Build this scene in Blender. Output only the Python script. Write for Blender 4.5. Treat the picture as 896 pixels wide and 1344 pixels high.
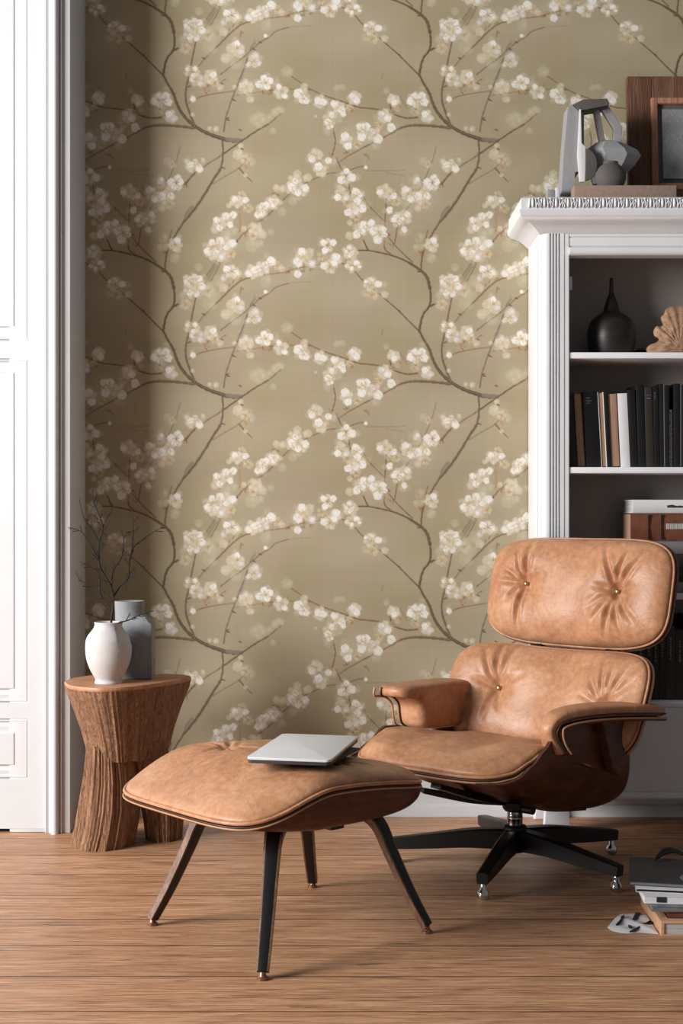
import bpy, bmesh, math, random
import numpy as np
from mathutils import Vector, Matrix, Euler
random.seed(7); rng = np.random.default_rng(11)
PI = math.pi
for o in list(bpy.data.objects): bpy.data.objects.remove(o)
C = bpy.context.scene.collection
scene = bpy.context.scene

# ---------------------------------------------------------------- camera, light, exposure
F_PX = 1800.0; CAM_H = 0.985
cam = bpy.data.objects.new('camera', bpy.data.cameras.new('camera')); C.objects.link(cam)
cam.location = (0, 0, CAM_H); cam.rotation_euler = (PI/2, 0, 0)
cam.data.sensor_fit = 'HORIZONTAL'; cam.data.sensor_width = 36; cam.data.lens = 36*F_PX/896
cam.data.clip_start = 0.05
scene.camera = cam
scene.view_settings.view_transform = 'Standard'; scene.view_settings.look = 'None'
scene.view_settings.gamma = 1; scene.view_settings.exposure = 0.22
try: scene.view_settings.use_curve_mapping = False
except Exception: pass
world = bpy.data.worlds.new('room_air'); scene.world = world; world.use_nodes = True
world.node_tree.nodes['Background'].inputs[0].default_value = (0.90, 0.95, 1.0, 1)
world.node_tree.nodes['Background'].inputs[1].default_value = 0.135
def area(name, loc, target, sx, sy, power, col):
    l = bpy.data.lights.new(name, 'AREA'); l.shape = 'RECTANGLE'; l.size = sx; l.size_y = sy
    l.energy = power; l.color = col
    o = bpy.data.objects.new(name, l); C.objects.link(o); o.location = loc
    o.rotation_euler = (Vector(target)-Vector(loc)).to_track_quat('-Z', 'Y').to_euler()
    return o
area('window_light', (-4.5, 1.30, 2.15), (0.1, 4.0, 0.8), 2.0, 2.1, 430, (1.0, 0.99, 0.975))

# ---------------------------------------------------------------- materials
def lin(c):
    return tuple(((v/255)/12.92 if v/255 <= 0.04045 else ((v/255+0.055)/1.055)**2.4) for v in c)
def S(r, g, b): return lin((r, g, b)) + (1,)
MATS = {}
class NT:
    def __init__(s, name):
        s.m = bpy.data.materials.new(name); s.m.use_nodes = True; s.t = s.m.node_tree
        s.b = s.t.nodes['Principled BSDF']; s.tc = None
    def n(s, typ, **k):
        x = s.t.nodes.new(typ)
        for a, v in k.items():
            if a.startswith('i_'): x.inputs[a[2:].replace('_', ' ')].default_value = v
            else: setattr(x, a, v)
        return x
    def l(s, a, b): s.t.links.new(a, b)
    def coords(s, scale=(1, 1, 1), rot=(0, 0, 0)):
        tc = s.n('ShaderNodeTexCoord'); mp = s.n('ShaderNodeMapping')
        mp.inputs['Scale'].default_value = scale; mp.inputs['Rotation'].default_value = rot
        s.l(tc.outputs['Object'], mp.inputs[0]); return mp.outputs[0]
    def noise(s, vec, scale, detail=4, rough=0.55, dist=0):
        x = s.n('ShaderNodeTexNoise'); x.inputs['Scale'].default_value = scale
        x.inputs['Detail'].default_value = detail; x.inputs['Roughness'].default_value = rough
        x.inputs['Distortion'].default_value = dist; s.l(vec, x.inputs['Vector']); return x.outputs['Fac']
    def ramp(s, fac, stops):
        r = s.n('ShaderNodeValToRGB'); e = r.color_ramp.elements
        while len(e) < len(stops): e.new(0.5)
        for i, (p, c) in enumerate(stops): e[i].position = p; e[i].color = c
        s.l(fac, r.inputs[0]); return r.outputs[0]
    def mix(s, fac, a, b, mode='MIX'):
        x = s.n('ShaderNodeMix', data_type='RGBA', blend_type=mode)
        for sock, v in ((x.inputs[0], fac), (x.inputs[6], a), (x.inputs[7], b)):
            if hasattr(v, 'is_output'): s.l(v, sock)
            else: sock.default_value = v
        return x.outputs[2]
    def math(s, op, a, b=0.0, c=0.0):
        x = s.n('ShaderNodeMath', operation=op)
        for i, v in enumerate((a, b, c)):
            if hasattr(v, 'is_output'): s.l(v, x.inputs[i])
            else: x.inputs[i].default_value = v
        return x.outputs[0]
    def bump(s, h, strength, dist=0.01, prev=None):
        x = s.n('ShaderNodeBump'); x.inputs['Strength'].default_value = strength; x.inputs['Distance'].default_value = dist
        s.l(h, x.inputs['Height'])
        if prev is not None: s.l(prev, x.inputs['Normal'])
        return x.outputs[0]
    def done(s, col=None, rough=None, normal=None, metal=None):
        for k, v in (('Base Color', col), ('Roughness', rough), ('Normal', normal), ('Metallic', metal)):
            if v is None: continue
            if hasattr(v, 'is_output'): s.l(v, s.b.inputs[k])
            else: s.b.inputs[k].default_value = v
        return s.m
def plain(name, col, rough=0.6, metal=0, var=0.08, scale=30, bump=0.0, spec=None):
    k = NT(name); v = k.coords(); nz = k.noise(v, scale, 4)
    d = tuple(x*(1-var) for x in col[:3])+(1,); u = tuple(min(1, x*(1+var)) for x in col[:3])+(1,)
    c = k.ramp(nz, [(0.3, d), (0.7, u)])
    nm = k.bump(nz, bump, 0.002) if bump else None
    if spec is not None: k.b.inputs['Specular IOR Level'].default_value = spec
    return k.done(c, rough, nm, metal)
def leather():
    k = NT('tan_leather'); v = k.coords()
    big = k.noise(v, 7, 5, 0.6); fine = k.noise(v, 60, 4, 0.6)
    c = k.ramp(big, [(0.25, S(140, 92, 62)), (0.5, S(176, 123, 87)), (0.75, S(203, 156, 121))])
    c = k.mix(0.35, c, k.ramp(fine, [(0.3, S(142, 94, 64)), (0.7, S(208, 160, 126))]))
    vor = k.n('ShaderNodeTexVoronoi'); vor.inputs['Scale'].default_value = 420; k.l(v, vor.inputs['Vector'])
    st = k.coords((1, 1, 1)); w = k.noise(st, 14, 6, 0.62, 0.6)
    n1 = k.bump(vor.outputs['Distance'], 0.12, 0.0012); n2 = k.bump(w, 0.28, 0.012, n1); n3 = k.bump(fine, 0.15, 0.004, n2)
    r = k.ramp(fine, [(0.2, (0.32,)*3+(1,)), (0.8, (0.52,)*3+(1,))])
    k.b.inputs['Specular IOR Level'].default_value = 0.40
    return k.done(c, r, n3)
def wood(name, dark, mid, light, scale=(1, 1, 14), rough=0.45, freq=8, bump=0.25, rot=(0, 0, 0), dist=0.01):
    k = NT(name); v = k.coords(scale, rot)
    a = k.noise(v, freq, 6, 0.6, 1.2); b = k.noise(v, freq*5, 4, 0.6)
    c = k.ramp(a, [(0.28, dark), (0.5, mid), (0.72, light)])
    c = k.mix(0.35, c, k.ramp(b, [(0.3, dark), (0.7, light)]))
    nm = k.bump(b, bump, dist, k.bump(a, bump, dist))
    return k.done(c, rough, nm)
def floor_mat():
    k = NT('oak_boards'); tc = k.n('ShaderNodeTexCoord'); sep = k.n('ShaderNodeSeparateXYZ')
    k.l(tc.outputs['Object'], sep.inputs[0]); X, Y = sep.outputs[0], sep.outputs[1]
    yy = k.math('DIVIDE', k.math('SUBTRACT', Y, 0.038), 0.205)
    row = k.math('FLOOR', yy); fr = k.math('FRACT', yy)
    wn = k.n('ShaderNodeTexWhiteNoise', noise_dimensions='1D'); k.l(row, wn.inputs['W'])
    xo = k.math('ADD', k.math('DIVIDE', X, 9.0), k.math('MULTIPLY', wn.outputs['Value'], 5.3))
    colr = k.math('FLOOR', xo); xf = k.math('FRACT', xo)
    cid = k.math('ADD', k.math('MULTIPLY', row, 7.13), k.math('MULTIPLY', colr, 3.71))
    wn2 = k.n('ShaderNodeTexWhiteNoise', noise_dimensions='1D'); k.l(cid, wn2.inputs['W'])
    comb = k.n('ShaderNodeCombineXYZ'); k.l(X, comb.inputs[0]); k.l(Y, comb.inputs[1]); k.l(k.math('MULTIPLY', cid, 1.37), comb.inputs[2])
    mp = k.n('ShaderNodeMapping'); mp.inputs['Scale'].default_value = (0.8, 16, 1); k.l(comb.outputs[0], mp.inputs[0])
    g1 = k.noise(mp.outputs[0], 2.2, 6, 0.62, 1.0)
    mp2 = k.n('ShaderNodeMapping'); mp2.inputs['Scale'].default_value = (2.2, 60, 1); k.l(comb.outputs[0], mp2.inputs[0])
    g2 = k.noise(mp2.outputs[0], 3.0, 5, 0.65, 0.3)
    mp3 = k.n('ShaderNodeMapping'); mp3.inputs['Scale'].default_value = (3.2, 45, 1); k.l(comb.outputs[0], mp3.inputs[0])
    kn = k.noise(mp3.outputs[0], 1.7, 3, 0.5, 0.5)
    c = k.ramp(g1, [(0.30, S(140, 96, 66)), (0.5, S(188, 137, 99)), (0.70, S(218, 170, 132))])
    c = k.mix(0.5, c, k.ramp(g2, [(0.36, S(112, 74, 50)), (0.48, S(188, 138, 101)), (0.70, S(224, 178, 141))]))
    c = k.mix(k.math('MULTIPLY', wn2.outputs['Value'], 0.30), c, S(142, 98, 68))
    c = k.mix(k.ramp(kn, [(0.62, (0, 0, 0, 1)), (0.70, (0.8,)*3+(1,))]), c, S(92, 58, 40))
    e = k.math('MINIMUM', fr, k.math('SUBTRACT', 1.0, fr))
    seam = k.math('LESS_THAN', e, k.math('MULTIPLY_ADD', wn.outputs['Value'], 0.012, 0.006))
    ex = k.math('MINIMUM', xf, k.math('SUBTRACT', 1.0, xf)); seamx = k.math('LESS_THAN', ex, 0.0001)
    mp4 = k.n('ShaderNodeMapping'); mp4.inputs['Scale'].default_value = (9, 230, 1); k.l(comb.outputs[0], mp4.inputs[0])
    g3 = k.noise(mp4.outputs[0], 1.0, 4, 0.7, 0.2)
    c = k.mix(k.ramp(g3, [(0.34, (0.75,)*3+(1,)), (0.47, (0, 0, 0, 1))]), c, S(112, 72, 48)); c = k.mix(k.ramp(g3, [(0.53, (0, 0, 0, 1)), (0.68, (0.6,)*3+(1,))]), c, S(234, 194, 158))
    sm = k.math('MAXIMUM', seam, seamx)
    c = k.mix(k.math('MULTIPLY', sm, 0.8), c, S(60, 38, 27))
    h = k.math('SUBTRACT', k.math('MULTIPLY', g2, 0.4), sm)
    return k.done(c, k.ramp(g2, [(0.3, (0.42,)*3+(1,)), (0.8, (0.58,)*3+(1,))]), k.bump(h, 0.35, 0.004))
def wallpaper_mat():
    k = NT('blossom_wallpaper'); at = k.n('ShaderNodeAttribute', attribute_name='Pattern')
    v = k.coords((90, 90, 90)); w1 = k.noise(k.coords((6, 6, 160)), 1, 3); w2 = k.noise(k.coords((160, 6, 6)), 1, 3)
    f = k.math('ADD', w1, w2); c = k.mix(0.10, at.outputs['Color'], k.ramp(f, [(0.8/2, (0.02, 0.02, 0.015, 1)), (0.6, (0.7, 0.66, 0.55, 1))]))
    return k.done(at.outputs['Color'], 0.75, k.bump(f, 0.06, 0.002))
M = dict(
    leather=leather(), floor=floor_mat(), wallpaper=wallpaper_mat(),
    piping=plain('dark_piping', S(52, 30, 20), 0.5),
    walnut=wood('walnut_veneer', S(34, 15, 9), S(74, 35, 21), S(112, 60, 38), (3, 3, 12), 0.38, 3.0, 0.06, (0, 1.2, 0), 0.003),
    ply_edge=plain('plywood_edge', S(176, 132, 98), 0.5),
    black=plain('black_metal', S(7, 7, 7), 0.45, 0.0, 0.1),
    black_ply=plain('black_leg_face', S(12, 10, 10), 0.35),
    chrome=plain('polished_chrome', S(205, 205, 205), 0.12, 1.0, 0.02),
    brass=plain('brass_button', S(190, 150, 110), 0.25, 0.9, 0.05),
    white=plain('white_paint', S(206, 208, 211), 0.42, 0, 0.015, 12, 0.03),
    white_warm=plain('white_cabinet_paint', S(222, 223, 226), 0.5, 0, 0.025, 9, 0.05),
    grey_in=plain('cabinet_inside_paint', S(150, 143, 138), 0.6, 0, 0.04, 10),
    shadow_gap=plain('painted_gap_shade', S(22, 18, 16), 0.9),  # near-black colour standing in for shade in the gap below the door
    table=wood('rough_oak', S(84, 50, 32), S(168, 116, 80), S(222, 174, 136), (14, 14, 0.7), 0.62, 7, 0.9, (0, 0, 0), 0.012),
    table_top=wood('smooth_oak_top', S(150, 98, 66), S(186, 132, 94), S(208, 158, 120), (2, 7, 2), 0.5, 3, 0.1),
    vase_white=plain('white_stoneware', S(192, 190, 188), 0.7, 0, 0.05, 160, 0.25),
    vase_grey=plain('grey_stoneware', S(134, 136, 138), 0.75, 0, 0.07, 120, 0.2),
    inside=plain('vase_inside', S(60, 56, 54), 0.8),
    twig=plain('dark_twig', S(22, 18, 16), 0.8),
    silver=plain('silver_aluminium', S(214, 216, 219), 0.38, 0.12, 0.02),
    laptop_edge=plain('dark_laptop_edge', S(45, 45, 48), 0.5),
    sleeve=plain('dark_felt_sleeve', S(54, 49, 47), 0.9),
    vase_black=plain('black_stoneware', S(30, 26, 24), 0.42, 0, 0.2, 40, 0.1),
    coral=wood('dried_fungus', S(122, 90, 66), S(160, 124, 96), S(186, 152, 124), (4, 1, 9), 0.9, 6, 0.35),
    dried=plain('dark_pod', S(40, 33, 30), 0.9),
    book_black=plain('black_cloth_cover', S(12, 11, 12), 0.5, 0, 0.3, 30),
    book_brown=plain('dark_brown_cover', S(44, 37, 33), 0.6, 0, 0.15),
    book_grey=plain('grey_paper_cover', S(118, 117, 118), 0.6, 0, 0.15),
    book_white=plain('white_book_cover', S(222, 221, 222), 0.5, 0, 0.03),
    pages_tan=wood('aged_pages', S(130, 98, 78), S(165, 130, 105), S(186, 152, 126), (60, 60, 1), 0.8, 3, 0.1),
    pages_light=wood('pale_pages', S(150, 148, 146), S(190, 188, 184), S(214, 212, 208), (1, 1, 60), 0.8, 5, 0.1),
    leather_book=plain('red_brown_leather_cover', S(112, 66, 46), 0.5, 0, 0.3, 25, 0.1),
    ink=plain('black_ink', S(38, 37, 38), 0.8),
    stone_box=plain('pinkish_stone', S(150, 126, 113), 0.85, 0, 0.12, 90, 0.3),
    clay_grey=plain('grey_clay', S(150, 149, 151), 0.75, 0, 0.05, 60, 0.1),
    clay_dark=plain('dark_grey_clay', S(88, 84, 80), 0.8, 0, 0.06, 60, 0.1),
    clay_pale=plain('pale_clay', S(214, 214, 214), 0.7, 0, 0.03),
    frame_dark=wood('rough_frame_wood', S(58, 34, 22), S(104, 66, 46), S(140, 98, 72), (26, 26, 1.2), 0.75, 3, 0.6),
    frame_copper=wood('copper_coloured_inner_frame', S(120, 78, 56), S(164, 116, 88), S(190, 142, 112), (20, 20, 2), 0.6, 3, 0.3),
    canvas=wood('grey_woven_canvas', S(120, 120, 122), S(150, 150, 152), S(172, 172, 174), (60, 60, 30), 0.9, 3, 0.2),
    cover_dark=plain('dark_magazine_cover', S(62, 59, 59), 0.35, 0, 0.15, 8),
    tan_cover=plain('tan_cork_cover', S(196, 152, 118), 0.8, 0, 0.12, 80, 0.1),
    paper=plain('white_paper', S(222, 222, 224), 0.7, 0, 0.04),
)

# ---------------------------------------------------------------- helpers
def mesh(name, verts, faces, mat, parent=None, smooth=False, mats=None, fm=None):
    me = bpy.data.meshes.new(name); me.from_pydata([tuple(v) for v in verts], [], faces); me.update()
    for m in (mats or [mat]): me.materials.append(m)
    if fm is not None: me.polygons.foreach_set('material_index', fm)
    if smooth: me.polygons.foreach_set('use_smooth', [True]*len(me.polygons))
    o = bpy.data.objects.new(name, me); C.objects.link(o)
    if parent: o.parent = parent
    return o
def from_bm(name, bm, mat, parent=None, smooth=False):
    bmesh.ops.recalc_face_normals(bm, faces=bm.faces)
    me = bpy.data.meshes.new(name); bm.to_mesh(me); bm.free(); me.materials.append(mat)
    if smooth: me.polygons.foreach_set('use_smooth', [True]*len(me.polygons))
    o = bpy.data.objects.new(name, me); C.objects.link(o)
    if parent: o.parent = parent
    return o
def auto(o, ang=35):
    me = o.data; me.polygons.foreach_set('use_smooth', [True]*len(me.polygons))
    try: me.set_sharp_from_angle(angle=math.radians(ang))
    except Exception: pass
    return o
def thing(name, label, cat, loc=(0, 0, 0), rz=0, group=None):
    o = bpy.data.objects.new(name, None); C.objects.link(o); o.location = loc; o.rotation_euler = (0, 0, rz)
    o.empty_display_size = 0.05
    return tag(o, label, cat, group)
def tag(o, label, cat, group=None):
    o['label'] = label; o['category'] = cat
    if group: o['group'] = group
    return o
def struct(o): o['kind'] = 'structure'; return o
def box_bm(bm, x0, x1, y0, y1, z0, z1, bev=0, seg=2, mtx=None):
    r = bmesh.ops.create_cube(bm, size=1)
    vs = r['verts']
    for v in vs: v.co = Vector(((x0+x1)/2+v.co.x*(x1-x0), (y0+y1)/2+v.co.y*(y1-y0), (z0+z1)/2+v.co.z*(z1-z0)))
    if mtx: 
        for v in vs: v.co = mtx @ v.co
    if bev:
        es = list({e for v in vs for e in v.link_edges})
        bmesh.ops.bevel(bm, geom=es, offset=bev, segments=seg, profile=0.5, affect='EDGES')
def box(name, x0, x1, y0, y1, z0, z1, mat, parent=None, bev=0, seg=2, mtx=None):
    bm = bmesh.new(); box_bm(bm, x0, x1, y0, y1, z0, z1, bev, seg, mtx)
    o = from_bm(name, bm, mat, parent); 
    if bev: auto(o, 40)
    return o
def lathe(name, prof, mat, parent=None, seg=64, closed_bottom=True, fn=None):
    vs, fs = [], []
    for (r, z) in prof:
        for i in range(seg):
            a = 2*PI*i/seg; p = Vector((r*math.cos(a), r*math.sin(a), z)); vs.append(fn(p) if fn else p)
    n = len(prof)
    for j in range(n-1):
        for i in range(seg):
            k = (i+1) % seg; fs.append((j*seg+i, j*seg+k, (j+1)*seg+k, (j+1)*seg+i))
    fs.append(tuple(range(seg))[::-1]); 
    if prof[-1][0] > 1e-4: fs.append(tuple((n-1)*seg+i for i in range(seg)))
    o = mesh(name, vs, fs, mat, parent, True); return auto(o, 50)
def catmull(pts, sub=8):
    P = [Vector(p) for p in pts]; out = []
    for i in range(len(P)-1):
        p0 = P[max(i-1, 0)]; p1 = P[i]; p2 = P[i+1]; p3 = P[min(i+2, len(P)-1)]
        for s in range(sub):
            t = s/sub
            out.append(0.5*((2*p1)+(p2-p0)*t+(2*p0-5*p1+4*p2-p3)*t*t+(3*p1-p0-3*p2+p3)*t**3))
    out.append(P[-1]); return out
def tube_data(pts, rad, seg=8, closed=False):
    """pts list of Vector, rad float or list -> verts, faces"""
    n = len(pts); vs, fs = [], []
    R = rad if isinstance(rad, (list, tuple)) else [rad]*n
    up = None
    for i in range(n):
        a = pts[i-1] if (i > 0 or closed) else pts[i]; b = pts[(i+1) % n] if (i < n-1 or closed) else pts[i]
        t = (b-a).normalized()
        if up is None: up = t.orthogonal().normalized()
        up = (up - t*up.dot(t)).normalized(); w = t.cross(up)
        for k in range(seg):
            c, s = math.cos(2*PI*k/seg), math.sin(2*PI*k/seg); vs.append(pts[i]+up*(c*R[i])+w*(s*R[i]))
    m = n if closed else n-1
    # avoid twist at closure by brute offset
    off = 0
    if closed:
        best = 1e9
        for o_ in range(seg):
            d = (vs[(n-1)*seg]-vs[o_]).length
            if d < best: best = d; off = o_
    for i in range(m):
        j = (i+1) % n; oo = off if (closed and i == n-1) else 0
        for k in range(seg):
            k2 = (k+1) % seg
            fs.append((i*seg+k, i*seg+k2, j*seg+(k2+oo) % seg, j*seg+(k+oo) % seg))
    if not closed:
        fs.append(tuple(range(seg))[::-1]); fs.append(tuple((n-1)*seg+k for k in range(seg)))
    return vs, fs
def tube(name, pts, rad, mat, parent=None, seg=8, closed=False):
    v, f = tube_data([Vector(p) for p in pts], rad, seg, closed); return auto(mesh(name, v, f, mat, parent, True), 60)
def prism(name, poly, axis, a0, a1, mat, parent=None, bev=0, seg=3, ang=40):
    """extrude a 2-D polygon along axis ('x': poly is (y,z); 'y': poly is (x,z); 'z': poly is (x,y))"""
    bm = bmesh.new()
    def P(p, a): return {'x': (a, p[0], p[1]), 'y': (p[0], a, p[1]), 'z': (p[0], p[1], a)}[axis]
    A = [bm.verts.new(P(p, a0)) for p in poly]; B = [bm.verts.new(P(p, a1)) for p in poly]
    fa = bm.faces.new(A); fb = bm.faces.new(B[::-1]); n = len(poly)
    for i in range(n): bm.faces.new((A[i], B[i], B[(i+1) % n], A[(i+1) % n]))
    if bev:
        es = [e for e in fa.edges]+[e for e in fb.edges]
        bmesh.ops.bevel(bm, geom=es, offset=bev, segments=seg, profile=0.6, affect='EDGES')
    return auto(from_bm(name, bm, mat, parent), ang)
def interp(x, tab):
    if x <= tab[0][0]: return tab[0][1]
    for (x0, y0), (x1, y1) in zip(tab, tab[1:]):
        if x <= x1:
            t = (x-x0)/(x1-x0); return y0+(y1-y0)*(t*t*(3-2*t)*0.5+t*0.5)
    return tab[-1][1]
def pillow(name, a, b, nexp, T, fmap, mat, parent, buttons=(), Tb=0.01, nr=70, na=260, edge=3.5, wr=0.004, seed=0, arch=None):
    """cushion on a rounded-rectangle outline; buttons: (p,q,depth,sigma,[(angle,len,depth,width,curl)...])"""
    r_ = np.random.default_rng(seed)
    waves = [(r_.uniform(10, 40), r_.uniform(0, 2*PI), r_.uniform(0, 2*PI)) for _ in range(7)]
    vs, fs = [], []
    def outline(th, r):
        c, s = math.cos(th), math.sin(th); d = (abs(c)**nexp+abs(s)**nexp)**(-1/nexp); return a*r*c*d, b*r*s*d
    def height(p, q, r):
        h = T*(1-r**edge)**0.55 if r < 1 else 0
        k = 1 if r < 0.9 else max(0, (1-r)/0.1)
        for (f, ph, dr) in waves: h += wr*0.22*k*math.sin(f*(p*math.cos(dr)+q*math.sin(dr))+ph)
        for (bp, bq, D, sg, cr) in buttons:
            cr = [(a_, l_*1.2, d_*1.5, w_*1.2, c_*.7) for a_, l_, d_, w_, c_ in cr]
            dp, dq = p-bp, q-bq; rho = math.hypot(dp, dq)
            if rho < 0.3:
                h -= D*(0.55*math.exp(-(rho/sg)**2)+0.45*math.exp(-rho/(sg*0.45)))*min(1, k+0.1)
                for (an, ln, dd, w, curl) in cr:
                    aa = an+curl*rho; ca, sa = math.cos(aa), math.sin(aa)
                    al = dp*ca+dq*sa
                    if 0 < al < ln:
                        pe = -dp*sa+dq*ca; fade = min(1, al/0.02)*(1-(al/ln)**2)
                        h -= dd*k*fade*(math.exp(-(pe/w)**2)-0.45*math.exp(-((pe-1.9*w)/w)**2)-0.45*math.exp(-((pe+1.9*w)/w)**2))
        return h
    rs = [(i/nr)**0.8 for i in range(1, nr+1)]
    vs.append(fmap(0, 0, height(0, 0, 0)))
    for r in rs:
        for i in range(na):
            p, q = outline(2*PI*i/na, r); vs.append(fmap(p, q, height(p, q, r)))
    for i in range(na): fs.append((0, 1+i, 1+(i+1) % na))
    for j in range(nr-1):
        o0 = 1+j*na; o1 = o0+na
        for i in range(na): k2 = (i+1) % na; fs.append((o0+i, o1+i, o1+k2, o0+k2))
    base = 1+(nr-1)*na; prev = base
    for r in (0.97, 0.8, 0.5, 0.2):
        s0 = len(vs)
        for i in range(na):
            p, q = outline(2*PI*i/na, r); vs.append(fmap(p, q, -Tb*(1-r**4)**0.5))
        for i in range(na): k2 = (i+1) % na; fs.append((prev+i, s0+i, s0+k2, prev+k2))
        prev = s0
    fs.append(tuple(prev+i for i in range(na)))
    o = mesh(name, vs, fs, mat, parent, True)
    return o, outline, height
def edge_tube(name, outline, fmap, off, hgt, rad, mat, parent, n=200, seg=8):
    pts = []
    for i in range(n):
        p, q = outline(2*PI*i/n, 1.0); l = math.hypot(p, q); pts.append(Vector(fmap(p*(1+off/l), q*(1+off/l), hgt)))
    return tube(name, pts, rad, mat, parent, seg, True)
def panel_sheet(name, outline, fmap, grow, h0, h1, mat, parent, n=200, rings=14):
    """plywood sheet following the same map between heights h0 (front) and h1 (back)"""
    vs, fs = [], []
    for h in (h0, h1):
        vs.append(Vector(fmap(0, 0, h)))
        for j in range(1, rings+1):
            for i in range(n):
                p, q = outline(2*PI*i/n, j/rings); l = max(1e-6, math.hypot(p, q)); g = 1+grow/l*(j/rings)
                vs.append(Vector(fmap(p*g, q*g, h)))
    N = 1+rings*n
    for s in (0, 1):
        o = s*N
        for i in range(n):
            t = (o, o+1+i, o+1+(i+1) % n); fs.append(t if s == 0 else t[::-1])
        for j in range(rings-1):
            for i in range(n):
                k2 = (i+1) % n; q = (o+1+j*n+i, o+1+(j+1)*n+i, o+1+(j+1)*n+k2, o+1+j*n+k2); fs.append(q if s == 0 else q[::-1])
    e = 1+(rings-1)*n
    for i in range(n): k2 = (i+1) % n; fs.append((e+i, N+e+i, N+e+k2, e+k2))
    return auto(mesh(name, vs, fs, mat, parent, True), 50)

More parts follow.
